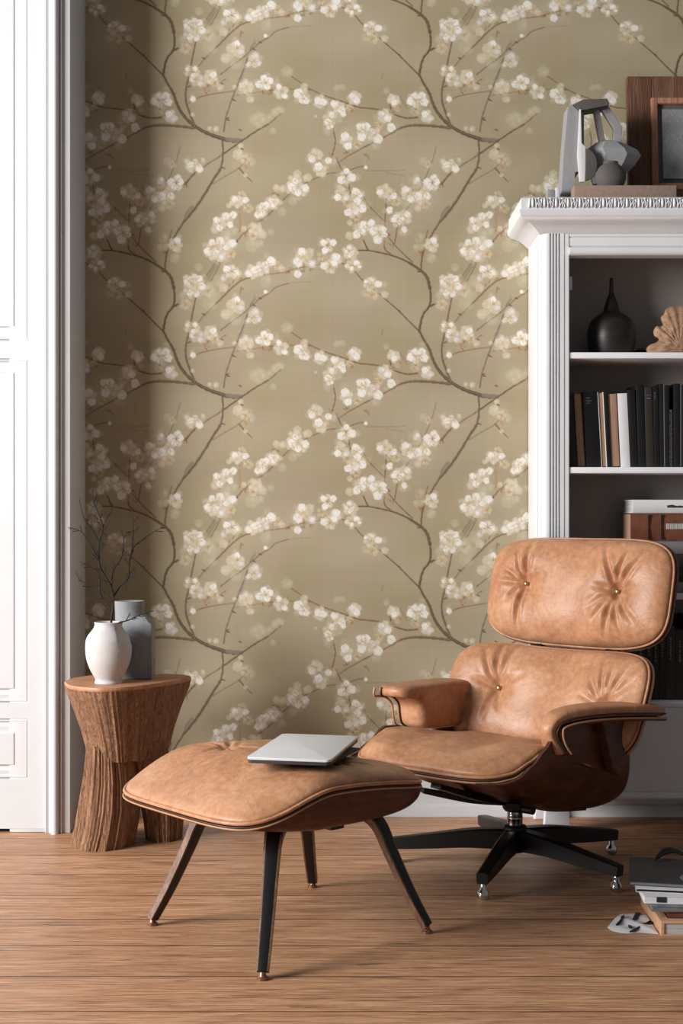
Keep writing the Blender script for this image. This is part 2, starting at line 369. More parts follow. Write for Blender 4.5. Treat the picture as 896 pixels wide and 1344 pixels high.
# ---------------------------------------------------------------- wallpaper pattern (one repeat is 336 x 336 units, ~0.832 m)
def build_pattern():
    K = 3; N = 336*K; OX, OY = 354.0, 344.0
    yy, xx = np.mgrid[0:N, 0:N].astype(np.float32)
    u = xx/N*2*PI; v = yy/N*2*PI
    f = (0.5*np.sin(u+0.6)*np.sin(v+1.0)+0.35*np.sin(2*u+v+2.1)+0.25*np.sin(u-2*v+0.3)+0.2*np.sin(3*u+2*v))
    g = 0.5*np.sin(v*2+0.4+0.6*np.sin(u))+0.4*np.sin(3*v-u+1.0)+0.25*np.sin(5*v+2*u)
    olive = np.array([150, 137, 104.]); grey = np.array([160, 147, 124.]); light = np.array([172, 160, 134.])
    a = np.clip(0.5+0.5*f, 0, 1)[..., None]; b = np.clip(0.35+0.45*g, 0, 1)[..., None]
    img = (olive*(1-a)+grey*a)*(1-b*0.7)+light*b*0.7
    st = rng.normal(size=(N, 24)).repeat(N//24, axis=1)[:, :N]  # brushed streaks
    kk = np.ones(9)/9
    row = rng.normal(size=N); row = np.convolve(np.r_[row[-20:], row, row[:20]], np.ones(5)/5, 'same')[20:-20]
    img += (row[:, None, None])*1.6
    col = rng.normal(size=N); col = np.convolve(np.r_[col[-20:], col, col[:20]], kk, 'same')[20:-20]
    img += (col[None, :, None])*1.6
    img = img.astype(np.float32)
    def region(cx, cy, R):
        x0, x1 = int(math.floor(cx-R)), int(math.ceil(cx+R))+1; y0, y1 = int(math.floor(cy-R)), int(math.ceil(cy+R))+1
        X, Y = np.meshgrid(np.arange(x0, x1), np.arange(y0, y1)); return X, Y
    def comp(X, Y, al, color):
        xi, yi = X % N, Y % N; al = al[..., None]
        img[yi, xi] = img[yi, xi]*(1-al)+np.asarray(color, np.float32)*al
    def P(p): return ((p[0]-OX)*K, (p[1]-OY)*K)
    def seg(p, q, w0, w1, color, al=1.0, soft=1.2):
        (x0, y0), (x1, y1) = p, q; R = max(abs(x1-x0), abs(y1-y0))/2+max(w0, w1)+4
        X, Y = region((x0+x1)/2, (y0+y1)/2, R); dx, dy = x1-x0, y1-y0; L2 = dx*dx+dy*dy+1e-6
        t = np.clip(((X-x0)*dx+(Y-y0)*dy)/L2, 0, 1); d = np.hypot(X-x0-t*dx, Y-y0-t*dy); w = w0+(w1-w0)*t
        comp(X, Y, np.clip((w/2-d)/soft+0.5, 0, 1)*al, color)
    def stroke(pts, w0, w1, color, al=1.0, jit=0.5, hi=None, soft=1.3):
        pp = catmull([(x, y, 0) for x, y in pts], 6); n = len(pp)
        Q = []
        for i, c in enumerate(pp):
            j = jit*math.sin(i*1.7+pts[0][0]) if 0 < i < n-1 else 0
            Q.append(((c.x-OX)*K+j, (c.y-OY)*K+j*0.6))
        for i in range(n-1):
            t = i/(n-1); w = (w0+(w1-w0)*t)*K*(1+0.15*math.sin(i*2.3))
            seg(Q[i], Q[i+1], w, w, color, al, soft)
        if hi is not None:
            for i in range(n-1):
                t = i/(n-1); w = (w0+(w1-w0)*t)*K
                seg((Q[i][0]-w*0.16, Q[i][1]-w*0.2), (Q[i+1][0]-w*0.16, Q[i+1][1]-w*0.2), w*0.38, w*0.38, hi, 0.6*al, 1.5)
    def petal(x, y, r, kind='w', al=None, dr=None):
        cx, cy = P((x, y)); R = r*K*1.13
        colr = {'w': (226, 223, 216), 'c': (206, 195, 171), 'l': (207, 204, 202), 'f': (192, 182, 157)}[kind]
        if kind == 'w': j = rng.normal()*4; colr = (colr[0]+j, colr[1]+j, colr[2]+j*1.3)
        A = al if al is not None else {'w': 0.90, 'c': 0.62, 'l': 0.66, 'f': 0.36}[kind]
        if A <= 0: return
        X, Y = region(cx, cy, R*1.5); dx, dy = X-cx, Y-cy; ph = rng.uniform(0, 2*PI) if dr is None else dr; e = rng.uniform(0.72, 0.95)
        ca, sa = math.cos(ph), math.sin(ph); px, py = (dx*ca+dy*sa), (-dx*sa+dy*ca)/e
        d = np.hypot(px, py); th = np.arctan2(py, px); q = rng.uniform(0, 6.28)
        rim = R*(0.93+0.07*np.cos(th)-0.13*np.exp(-(th/0.22)**2)*rng.uniform(0.2, 1)+0.05*np.sin(5*th+q)+0.03*np.sin(9*th+2*q)-0.12*np.exp(-((np.abs(th)-PI)/0.5)**2))
        soft = {'w': 2.0, 'c': 3.2, 'l': 3.0, 'f': 6.0}[kind]
        m = np.clip((rim-d)/soft+0.5, 0, 1); m2 = np.clip((rim+1.8-d)/3.0+0.5, 0, 1)
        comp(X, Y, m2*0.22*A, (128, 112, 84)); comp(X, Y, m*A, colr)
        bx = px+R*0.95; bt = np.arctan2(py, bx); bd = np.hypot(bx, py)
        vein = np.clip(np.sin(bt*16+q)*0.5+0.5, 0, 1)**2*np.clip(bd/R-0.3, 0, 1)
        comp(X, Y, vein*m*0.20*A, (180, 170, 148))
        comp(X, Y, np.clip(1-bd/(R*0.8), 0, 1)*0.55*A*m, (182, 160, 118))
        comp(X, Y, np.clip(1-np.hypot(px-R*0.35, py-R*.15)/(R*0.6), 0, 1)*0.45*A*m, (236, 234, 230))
        comp(X, Y, np.clip(1-np.abs(d-rim*0.93)/2.0, 0, 1)*m*0.10*A*(np.sin(th*2+q) > 0), (190, 182, 164))
    def star(x, y, r, al=1.0, up=None, dark=False):
        cx, cy = P((x, y)); n = int(rng.integers(12, 19))
        for i in range(5):
            a = 2*PI*i/5+rng.uniform(-.3, .3)
            petal(x+math.cos(a)*r*0.52, y+math.sin(a)*r*0.52, r*0.42, 'c', 0.38*al)
        for i in range(n):
            a = rng.uniform(0, 2*PI) if up is None else up+rng.uniform(-0.9, 0.9)
            L = r*K*rng.uniform(0.5, 1.05); q = (cx+math.cos(a)*L, cy+math.sin(a)*L)
            seg((cx, cy), q, 1.5, 1.0, (212, 196, 150) if rng.random() < .6 else (160, 124, 74), 0.75*al)
            X, Y = region(q[0], q[1], 3); comp(X, Y, np.clip(1.9-np.hypot(X-q[0], Y-q[1]), 0, 1)*0.8*al, (176, 138, 84) if rng.random() < .5 else (226, 212, 170))
        X, Y = region(cx, cy, r*K*0.4); comp(X, Y, np.clip(1-np.hypot(X-cx, Y-cy)/(r*K*0.35), 0, 1)*0.6*al, (158, 122, 70))
    def halo(x, y, r, al):
        cx, cy = P((x, y)); R = r*K; X, Y = region(cx, cy, R); d = np.hypot(X-cx, Y-cy)/R
        comp(X, Y, np.clip(1-d, 0, 1)**1.3*al, (194, 184, 158))
    BR = (84, 69, 53); BL = (122, 104, 82); TW = (116, 92, 64)
    # soft pale haze behind the blossom clusters
    for h in [(600, 385, 34, .35), (640, 365, 30, .35), (396, 350, 30, .3), (640, 410, 28, .3), (490, 385, 20, .3), (470, 515, 30, .3), (425, 555, 26, .25), (392, 580, 26, .3),
              (465, 600, 28, .3), (485, 640, 30, .35), (555, 590, 32, .35), (630, 645, 38, .35), (670, 650, 26, .3), (670, 495, 26, .35), (655, 545, 22, .4), (376, 432, 14, .3), (665, 455, 18, .3), (545, 475, 22, .3)]: halo(*h)
    # grey shadow twigs
    stroke([(671, 388), (663, 404), (658, 422), (651, 440)], 1.2, 3.2, (128, 120, 108), 0.55, soft=4)
    stroke([(621, 341), (612, 354), (604, 366)], 1.2, 1.0, TW, 0.8); stroke([(626, 343), (619, 358), (612, 369)], 1.2, 1.0, TW, 0.8)
    stroke([(619, 348), (609, 366)], 6, 4, (132, 122, 100), 0.35, soft=5)
    # main limbs
    stroke([(458, 330), (480, 328.5), (505, 333), (522, 338), (537, 345), (552, 355), (560, 364), (564, 378), (565, 392), (563, 402), (555, 413), (551, 428), (550, 435)], 1.6, 3.0, BR, 1, 0.7, BL)
    stroke([(537, 345), (552, 355), (560, 364), (564, 378)], 3.0, 3.8, BR, 1, 0.6, BL)
    stroke([(563, 402), (571, 399)], 3.0, 1.6, BR)
    stroke([(446, 344), (464, 355), (476, 368), (499, 387), (522, 407), (536, 421), (550, 435)], 1.0, 2.0, (104, 86, 62), 1, 0.7, BL)
    stroke([(550, 434), (556, 446), (563, 458), (568, 472), (575, 485), (588, 499), (606, 510), (622, 516), (636, 520), (651, 521)], 2.4, 5.2, BR, 1, 0.6, BL)
    stroke([(634, 519), (652, 521)], 5.0, 5.6, (124, 112, 96), 0.8, 0.2)
    stroke([(446, 548), (458, 540), (480, 528), (502, 517), (513, 511), (523, 505), (537, 501), (551, 500.5), (570, 501.5), (590, 504)], 0.9, 3.8, (104, 86, 64), 1, 0.5, BL)
    stroke([(593, 390), (588, 414), (584, 434), (580, 454), (580, 469), (585, 485), (592, 503)], 1.6, 3.0, (104, 82, 64), 1, 0.5, BL)
    stroke([(592, 428), (604, 414), (618, 400), (630, 388), (641, 377), (655, 367), (671, 363), (690, 360), (710, 357), (722, 353), (745, 349), (766, 345), (782, 344)], 1.3, 1.1, (120, 92, 60), 1, 0.5, (150, 124, 90))
    stroke([(618, 400), (630, 388), (641, 377), (655, 367), (671, 363)], 1.8, 1.6, (116, 90, 62), 1, 0.5)
    stroke([(625, 434), (638, 424), (654, 412), (663, 404), (677, 392), (690, 384), (698, 377), (714, 372)], 1.2, 1.0, (108, 86, 64)); stroke([(714, 372), (728, 370.5), (744, 370)], 0.7, 0.4, TW, 0.5)
    stroke([(671, 392), (663, 404), (657.5, 422), (650.5, 440), (640.5, 466), (632.5, 490), (629.5, 509)], 0.8, 1.9, (112, 96, 78), 1, 0.5)
    stroke([(627.5, 517), (628.5, 536), (625.5, 557), (614.5, 574), (602.5, 594), (590, 612), (578, 626), (566, 645), (556, 665), (553, 680), (552, 692)], 2.2, 2.2, (96, 78, 60), 1, 0.7, BL)
    stroke([(625.5, 557), (614.5, 574), (602.5, 594), (590, 612), (578, 626)], 2.8, 3.3, (98, 80, 62), 1, 0.7, BL)
    stroke([(588, 608), (581, 616), (579, 622)], 4.5, 3, (134, 120, 102), 0.8, soft=3)
    stroke([(704.6, 484.5), (688.6, 498.5), (670.7, 509), (654.6, 520), (630.5, 537), (604.5, 554), (592, 563), (577, 579)], 1.2, 1.3, (112, 88, 64), 1, 0.6)
    stroke([(688, 499), (670.7, 509), (654.6, 520), (630.5, 537)], 1.8, 2.0, (96, 78, 60), 1, 0.6)
    stroke([(592, 563), (577, 579)], 2.2, 1.8, (120, 84, 52), 1, 1.2)
    stroke([(616, 577), (630, 568), (646, 559), (655, 551), (664, 540)], 0.9, 0.9, TW, .9); stroke([(650, 557), (658, 566), (667, 575)], 2.0, 0.9, TW, .9, 0.8)
    stroke([(382, 436), (396, 445.5), (408, 453.5), (426, 461.5), (450, 469.5), (470, 476.5), (487, 478.5), (503, 481), (519, 487), (534, 491), (548, 490)], 0.9, 2.0, (112, 84, 56), 1, 0.8)
    stroke([(640, 462), (666.7, 458.5), (690, 454.5), (698, 454.5), (726, 453), (744, 454)], 0.7, 1.2, (126, 98, 64), .9)
    stroke([(508.5, 460), (511, 470), (513, 479)], 1.6, 1.6, (112, 78, 48)); stroke([(534, 478), (525, 463)], 0.8, 0.6, TW, .7)
    stroke([(584, 471), (598, 463.5), (618, 459), (643, 455.5)], 1.3, 0.9, (120, 92, 64))
    stroke([(310, 653.5), (320, 642), (338, 628), (350, 620), (362, 608), (376, 594), (394, 580), (410, 572), (428, 564.5), (448, 562)], 1.4, 0.9, (108, 84, 60), 1, 0.6, BL)
    stroke([(441, 543), (446, 554), (451, 563), (457, 576), (460, 592), (463, 610), (469, 630), (470, 640)], 1.6, 1.4, (118, 90, 58), .95, 0.8)
    stroke([(436, 496), (438, 510), (440, 522), (436, 540)], 1.1, 1.3, (112, 80, 52), 1, 0.8)
    stroke([(458, 560), (468, 556), (479, 554)], 1.3, 1.0, TW); stroke([(480, 560), (507, 560), (520, 560), (532, 559)], .6, .6, (120, 104, 80), .7); stroke([(506, 562), (518, 565), (530, 566)], .6, .5, TW, .6)
    stroke([(474, 590), (488.6, 610.5), (505, 627)], 1.0, 1.0, TW, .9); stroke([(480, 602), (488, 611)], 2.2, 1.2, TW, .8)
    stroke([(506.7, 596), (505, 633), (504.5, 661), (512, 669)], 1.2, 1.6, (116, 82, 54), .95, .8)
    stroke([(510, 648), (524, 664), (541, 680)], 1.0, 1.6, (104, 84, 64), .9); stroke([(476.6, 651), (482.6, 664)], 1.4, 1.8, (96, 72, 52))
    stroke([(572, 528), (570, 538), (564, 556), (557, 571), (550, 586), (540, 602), (532, 612), (522, 633), (518, 655)], .5, 1.4, (114, 84, 60), .95, .7)
    stroke([(561, 638), (557, 657), (553, 680)], 1.1, 1.4, (116, 88, 62)); stroke([(648.5, 600), (650.5, 620), (652, 637)], .9, 1.2, (150, 118, 80), .9, 1)
    stroke([(622, 682), (632, 668), (648, 653)], 1.2, 1.3, (112, 86, 60)); stroke([(502, 432), (501, 440)], .7, .7, TW, .7)
    # thorns and buds along the wood
    for (x, y) in [(563, 460), (522, 407), (587, 446), (583, 450), (642, 467), (634, 493), (564, 400), (640, 466), (633, 492), (560, 364), (548, 356), (602, 412), (668, 400), (676, 391), (628, 556), (650, 506), (652, 531)]:
        petal(x, y, 1.9, 'c', 0.0); stroke([(x, y), (x+3.5, y+(-1.5 if x % 2 else 1.5))], 2.0, 0.8, (104, 80, 56), .9)
    # ochre flecks
    for (x, y) in [(640, 374), (650, 366), (628, 380), (652, 380), (604, 455), (609, 452), (467, 622), (471, 628), (462, 626), (398, 346), (374, 357), (380, 356), (498, 498), (460, 524), (470, 524), (462, 480), (455, 478), (392, 575), (365, 590), (505, 588), (508, 600), (556, 575), (552, 583), (565, 578), (580, 577), (576, 582), (627, 444), (620, 446), (660, 458), (672, 640), (658, 641), (652, 636), (640, 668), (625, 660), (396, 356), (408, 352), (436, 345), (516, 484), (524, 474), (546, 480), (436, 540), (480, 540), (455, 536), (510, 646), (514, 655), (548, 650), (553, 668), (690, 457), (682, 458), (377, 452), (658, 552), (662, 545)]:
        for _ in range(5):
            a = rng.uniform(0, 2*PI); L = rng.uniform(2, 5); x2, y2 = x+rng.normal()*1.5, y+rng.normal()*1.5
            stroke([(x2, y2), (x2+L*math.cos(a), y2+L*math.sin(a))], 1.0, 0.6, (158, 116, 66) if rng.random() < .6 else (112, 76, 44), .8, 0)
    faded = [(441, 451.5, 5), (449.5, 450.5, 5), (443, 494, 6), (494.5, 490.5, 6), (521, 478.5, 5), (507, 454.5, 5), (376, 430, 8), (362, 483, 6), (368, 480.5, 5), (668.5, 492.5, 7), (676, 490, 7), (684.5, 492.5, 7), (692, 488, 5), (702.6, 480.5, 5.5), (694.6, 508.5, 5), (698, 484, 5),
             (578, 388, 7), (610, 398, 10), (618.5, 388, 8), (622.5, 368, 9), (614, 376, 8), (684.8, 370, 8), (646, 420, 8), (638, 412, 7), (596.5, 350, 6), (566, 338, 7), (652, 456, 5), (544, 482, 7), (676, 500, 6), (384, 600, 7), (370, 614.5, 6), (356, 640.5, 5), (556, 548, 6), (658.6, 542, 8), (666, 548, 6), (666.7, 658.7, 9), (676, 656, 6), (550, 648.7, 7), (548, 660.7, 6), (556, 660, 5), (430, 509, 5), (368, 586, 6), (566, 672, 5), (528, 640, 5), (436, 548, 6), (640, 640, 8), (632, 642, 7), (478, 385, 6), (532, 605, 6), (524, 600, 6), (632, 336, 9), (402, 338, 9), (412, 345, 7), (480, 518, 7), (488, 520, 6), (508, 598, 6), (610, 384, 7)]
    for (x, y, r) in faded: petal(x, y, r, 'f')
    cream = [(370, 353, 5), (436, 355, 4.5), (504.7, 386, 5), (399, 450, 5), (638.6, 398, 6.5), (646.6, 395, 6), (650.6, 406, 7), (632.5, 412, 7), (600.4, 443.5, 6.5), (608.4, 439.5, 6), (625.5, 450.5, 5), (659.7, 448.5, 5.5), (665.7, 450.5, 5), (663.7, 466.6, 5.5), (653, 452, 4.5), (418, 540, 6), (422, 563, 6.5), (390, 564, 6), (404, 569, 6.5), (363, 583, 5), (372, 583, 5), (446, 584, 5), (459.5, 645.5, 6), (509, 586, 6), (406, 668.5, 7), (570, 583, 5), (548, 609.5, 5), (602.5, 547, 4), (647.6, 539, 7.5), (657.6, 566, 3), (652, 527, 4), (618.5, 636.5, 6), (619.5, 666.5, 6), (671.7, 638.6, 6), (680.7, 643.6, 6), (568, 662.7, 5.5), (655.6, 636.6, 4), (634.6, 358, 6.5), (646.6, 360, 6.5), (628.5, 378, 6), (414, 488.7, 2), (619.5, 504.7, 4), (611, 504, 3), (643.6, 450.5, 3), (589, 486.7, 3), (636, 606, 4), (459, 628, 4)]
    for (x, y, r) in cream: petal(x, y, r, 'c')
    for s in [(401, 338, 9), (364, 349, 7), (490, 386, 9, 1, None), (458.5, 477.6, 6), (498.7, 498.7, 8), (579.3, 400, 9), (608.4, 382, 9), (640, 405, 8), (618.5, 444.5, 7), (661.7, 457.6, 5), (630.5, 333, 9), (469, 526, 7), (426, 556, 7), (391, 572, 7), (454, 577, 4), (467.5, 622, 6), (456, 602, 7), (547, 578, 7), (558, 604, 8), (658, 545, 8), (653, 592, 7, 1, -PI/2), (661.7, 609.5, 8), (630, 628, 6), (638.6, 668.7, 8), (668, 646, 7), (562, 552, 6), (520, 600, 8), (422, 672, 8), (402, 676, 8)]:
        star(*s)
    white = [(357, 344, 5.5), (391, 345, 6), (391, 360, 5.5), (409, 347, 6, 'l'), (426, 349, 6), (440, 338, 6), (438, 345.5, 5), (459.5, 335, 3.5), (462, 331, 3), (456, 349, 4), (462, 352, 3.5), (467.5, 346, 4.5), (471, 350, 3.5), (486.6, 369, 5), (495.6, 373, 6), (480, 370, 3), (484, 379, 4, 'c'), (366, 450.5, 4.6), (367, 458.5, 4.6, 'l'), (373, 461.5, 4.5), (392, 459, 7), (397, 466, 6), (401, 468, 5), (418, 468.5, 5.5), (423, 470, 5.5), (463, 463, 5.5), (467, 467, 5.5), (439, 473, 6), (447.5, 480, 6), (450, 485, 4.5), (435, 487, 4.8), (431, 496, 5.5), (434, 501, 4), (472.5, 502.7, 5.5), (480.6, 502.7, 5.5), (507.7, 490.7, 6.3), (501, 486, 5, 'l'), (513.7, 503.7, 6.5), (515.7, 465.6, 5, 'l'), (517, 470, 4.5),
             (582, 370, 5), (586, 366, 4.6), (591, 364, 4.6), (597, 366, 5), (600, 375.8, 5.5), (593.5, 385, 5.3), (585.3, 384, 5), (580, 380, 4, 'l'), (662.7, 359, 5), (671, 354, 6), (677, 352, 5.5), (683, 349, 5.8), (690, 344, 5.8), (686, 355, 4, 'l'), (641, 352, 4, 'l'), (634, 354, 5.5), (645, 358, 5), (630, 364, 5, 'l'), (647, 394, 5), (652, 402, 5, 'l'), (662.7, 420.4, 4.5, 'l'), (670.7, 410, 6, 'l'), (673.7, 418.4, 5.5, 'l'), (684, 383, 3), (582.3, 427.4, 3.4), (591.4, 426.4, 3.5), (590.4, 435.5, 4), (588, 441, 3), (589.4, 465.6, 4.2), (615.5, 434.5, 5), (598, 443, 5.5, 'l'), (658, 447, 5, 'l'), (682.8, 440.5, 6.5), (676.7, 446.5, 6), (688.8, 442.5, 6), (686, 449, 5),
             (540, 468.6, 6.5), (545, 462.5, 5.5), (553, 462.6, 6), (556, 469.6, 6.2), (549, 466, 5), (545, 473, 4.5, 'l'), (558, 486.7, 5), (563, 491, 4.5, 'l'), (610.4, 331, 5), (619.5, 333, 5.5), (625, 339, 5, 'c'), (453, 516, 6.5), (456.5, 527, 5.5), (474.5, 515, 6.3), (476.6, 504, 6), (495.6, 518, 6.5), (487.6, 509, 5, 'l'), (431.4, 502, 4), (410, 544, 6), (412, 537, 4, 'c'), (418.3, 555, 6), (431.4, 547, 5), (387, 573, 5), (383, 582, 6), (400, 583, 5.5), (391, 588, 5.5), (357, 600, 4.8), (362, 600, 4.5), (359, 604, 4.5), (454.5, 561, 4.5), (448.4, 572, 6), (460.5, 569, 6.5), (443.4, 594.4, 5.3), (466.5, 588.4, 6), (470, 592, 5), (454, 595, 5, 'l'), (468.5, 600.4, 5.5), (474.5, 609.5, 6), (466.5, 611.5, 6), (457.5, 614.5, 6), (476.6, 632, 6), (474, 638, 5.5), (468.5, 642.6, 6.5), (486.6, 629.6, 6), (490.6, 638.6, 6), (501.7, 638, 5.5), (495.6, 649.7, 6.5), (504, 644, 4.5), (499, 588, 5.2), (515.7, 592.4, 5.2), (511, 595, 4, 'l'), (510.7, 611.5, 5), (520.5, 622.5, 5.5), (527, 624, 4), (480, 556, 2.6), (425.3, 654.7, 5.2), (436.4, 654.7, 5.3), (427, 663.7, 5.5), (440.4, 673.7, 6), (396, 667, 6.3), (389, 678, 5.5), (355, 678, 5.5), (458, 662, 4), (460, 668, 4), (455, 666, 3),
             (532, 585.4, 5.2), (539, 596.4, 5.5), (549, 594.4, 6.3), (560, 592.4, 5.5), (547, 573, 5.5, 'l'), (561, 575.3, 6), (569, 570, 5), (572, 575, 5), (565, 581, 4.5), (534, 617.5, 4.6), (518, 624.5, 5), (523, 627, 4), (530, 636.6, 5), (586.3, 552, 5.6), (597.4, 557, 5.5), (581, 548, 4, 'c'), (644.6, 598.4, 5), (657.6, 598.4, 5), (620.5, 625.5, 5.3), (632.6, 620.5, 5.3), (641.6, 618.5, 5.3), (637.5, 630.5, 5), (624.5, 634, 5.3), (614.5, 654.7, 5), (608.4, 664.7, 5.5), (624.5, 652.7, 6), (632.5, 658.7, 6), (640.5, 655.7, 6), (626, 672, 6, 'l'), (680.7, 607.5, 5.8), (674.7, 617.5, 5), (679, 615, 5.5), (685, 605, 4.5), (568, 652.7, 5.6), (563, 655, 3.5, 'l'), (670, 634, 4.5, 'c')]
    ctr = []
    for w in white:
        nb = [v for v in white+[(c_[0], c_[1], c_[2]) for c_ in cream] if math.hypot(v[0]-w[0], v[1]-w[1]) < 13.5]
        ctr.append((sum(v[0] for v in nb)/len(nb), sum(v[1] for v in nb)/len(nb), len(nb)))
    for w, c_ in zip(white, ctr):          # pale petals of the blossoms behind
        for _ in range(2):
            an = rng.uniform(0, 2*PI); L = w[2]*rng.uniform(.7, 1.5); petal(w[0]+L*math.cos(an), w[1]+L*math.sin(an), w[2]*rng.uniform(.7, 1), 'f', rng.uniform(.2, .42))
    seen = []
    for c_ in ctr:                          # the blossom each group of petals belongs to
        if c_[2] >= 2 and all(math.hypot(c_[0]-q_[0], c_[1]-q_[1]) > 9 for q_ in seen):
            seen.append(c_); a0 = rng.uniform(0, 6.28); L = rng.uniform(4.0, 5.6)
            for k_ in range(5):
                an = a0+k_*2*PI/5+rng.normal()*.15; petal(c_[0]+L*math.cos(an), c_[1]+L*math.sin(an), rng.uniform(4.2, 5.4), 'c', rng.uniform(.5, .8), an)
            star(c_[0], c_[1], 4.5, .5)
    for w, c_ in zip(white, ctr):
        an = math.atan2(w[1]-c_[1], w[0]-c_[0]) if math.hypot(w[0]-c_[0], w[1]-c_[1]) > 1 else rng.uniform(0, 6.28)
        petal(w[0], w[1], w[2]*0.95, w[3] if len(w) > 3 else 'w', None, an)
        if c_[2] <= 2 and w[2] > 4.5:      # a lone bloom shows a second petal edge
            petal(w[0]+rng.uniform(-2, 2), w[1]+rng.uniform(-2, 2), w[2]*.6, 'w', .7)
    for w, c_ in zip(white, ctr):
        if c_[2] < 3: continue
        X0_, Y0_ = P((c_[0], c_[1])); an0 = math.atan2(w[1]-c_[1], w[0]-c_[0])
        for _ in range(4):
            an = an0+rng.normal()*.9; L = rng.uniform(3, 7)*K; ox, oy = X0_+rng.normal()*3, Y0_+rng.normal()*3
            seg((ox, oy), (ox+L*math.cos(an), oy+L*math.sin(an)), 1.3, .8, (168, 134, 82) if rng.random() < .6 else (132, 98, 58), .55)
            X, Y = region(ox+L*math.cos(an), oy+L*math.sin(an), 3); comp(X, Y, np.clip(1.7-np.hypot(X-ox-L*math.cos(an), Y-oy-L*math.sin(an)), 0, 1)*.6, (150, 112, 62))
    # stamens over the white blossoms
    for (x, y, r, a) in [(590, 373, 5, .9), (497, 495, 6, .7), (465, 592, 5, .6), (460, 575, 4, .8), (490, 634, 4, .5), (622, 662, 4, .6), (552, 583, 6, .9), (391, 581, 5, .6), (366, 346, 6, 1), (486, 385, 6, .9), (546, 474, 4, .5)]:
        cx, cy = P((x, y))
        for _ in range(9):
            an = rng.uniform(0, 2*PI); L = r*K*rng.uniform(.4, 1); seg((cx, cy), (cx+L*math.cos(an), cy+L*math.sin(an)), 1.2, .9, (176, 142, 88), .8*a)
    return img, K, OX, OY
def build_wall():
    img, K, OX, OY = build_pattern(); N = img.shape[0]
    # small blur so the printed tones melt into each other
    img = (img*2+np.roll(img, 1, 0)+np.roll(img, -1, 0)+np.roll(img, 1, 1)+np.roll(img, -1, 1))/6
    s = F_PX/4.455
    px = np.concatenate([np.arange(100, 905, 1.0), np.arange(907, 1250, 2.0)])
    pz = np.concatenate([np.arange(-160, -4, 6.0), np.arange(0, 995, 1.0), np.arange(998, 1071, 6.0), [1069.94+0.0]])
    pz = np.unique(np.minimum(pz, 672+CAM_H*s))
    X, Yp = np.meshgrid(px, pz); nx, ny = len(px), len(pz)
    co = np.empty((ny, nx, 3), np.float32); co[..., 0] = (X-448)/s; co[..., 1] = 4.455; co[..., 2] = CAM_H-(Yp-672)/s
    ix = (((X-OX)*K).astype(int)) % N; iy = (((Yp-OY)*K).astype(int)) % N
    c = img[iy, ix]/255.0; c = np.clip(c, 0, 1); L = np.where(c <= 0.04045, c/12.92, ((c+0.055)/1.055)**2.4)
    me = bpy.data.meshes.new('wall_back'); nv = nx*ny; me.vertices.add(nv); me.vertices.foreach_set('co', co.ravel())
    idx = np.arange(nv).reshape(ny, nx); q = np.stack([idx[:-1, :-1], idx[1:, :-1], idx[1:, 1:], idx[:-1, 1:]], -1).reshape(-1, 4)
    nf = len(q); me.loops.add(nf*4); me.loops.foreach_set('vertex_index', q.ravel().astype(np.int32))
    me.polygons.add(nf); me.polygons.foreach_set('loop_start', np.arange(0, nf*4, 4, dtype=np.int32)); me.update(calc_edges=True)
    at = me.color_attributes.new('Pattern', 'FLOAT_COLOR', 'POINT'); at.data.foreach_set('color', np.dstack([L, np.ones((ny, nx))]).astype(np.float32).ravel())
    me.materials.append(M['wallpaper']); o = bpy.data.objects.new('wall_back', me); C.objects.link(o); struct(o)
build_wall()

# ---------------------------------------------------------------- room shell
struct(box('floor', -3.2, 2.6, -0.6, 4.62, -0.06, 0, M['floor']))
prof = [(4.455, 0), (4.455, 0.198), (4.447, 0.198), (4.443, 0.19), (4.439, 0.18), (4.439, 0.04), (4.432, 0.036), (4.430, 0.030), (4.430, 0)]
struct(prism('baseboard_back', prof, 'x', -0.832, 2.0, M['white']))
# projecting door wall at the left, its return meeting the wallpapered wall
prof = [(-2.4, 4.6), (-0.832, 4.6), (-0.832, 4.218), (-0.836, 4.212), (-2.4, 4.212)]
struct(box('wall_left', -1.02, -0.832, 4.215, 4.60, 0, 2.9, M['white'], None, 0.004))
struct(box('trim_2', -0.858, -0.8325, 4.2095, 4.2149, 0, 2.9, M['white'], None, 0.0015))
# casing: cove, round bead, quirk
def arc(cx, cy, r, a0, a1, n=8): return [(cx+r*math.cos(math.radians(a0+(a1-a0)*i/n)), cy+r*math.sin(math.radians(a0+(a1-a0)*i/n))) for i in range(n+1)]
cas = [(-0.908, 4.214), (-0.908, 4.206)]+[(-0.906, 4.202), (-0.898, 4.207), (-0.890, 4.207)]+arc(-0.877, 4.196, 0.0115, 180, 360, 10)+[(-0.864, 4.206), (-0.860, 4.200), (-0.857, 4.200), (-0.8555, 4.214)]
struct(prism('trim_1', cas, 'z', 0, 2.9, M['white'], None, 0, ang=25))
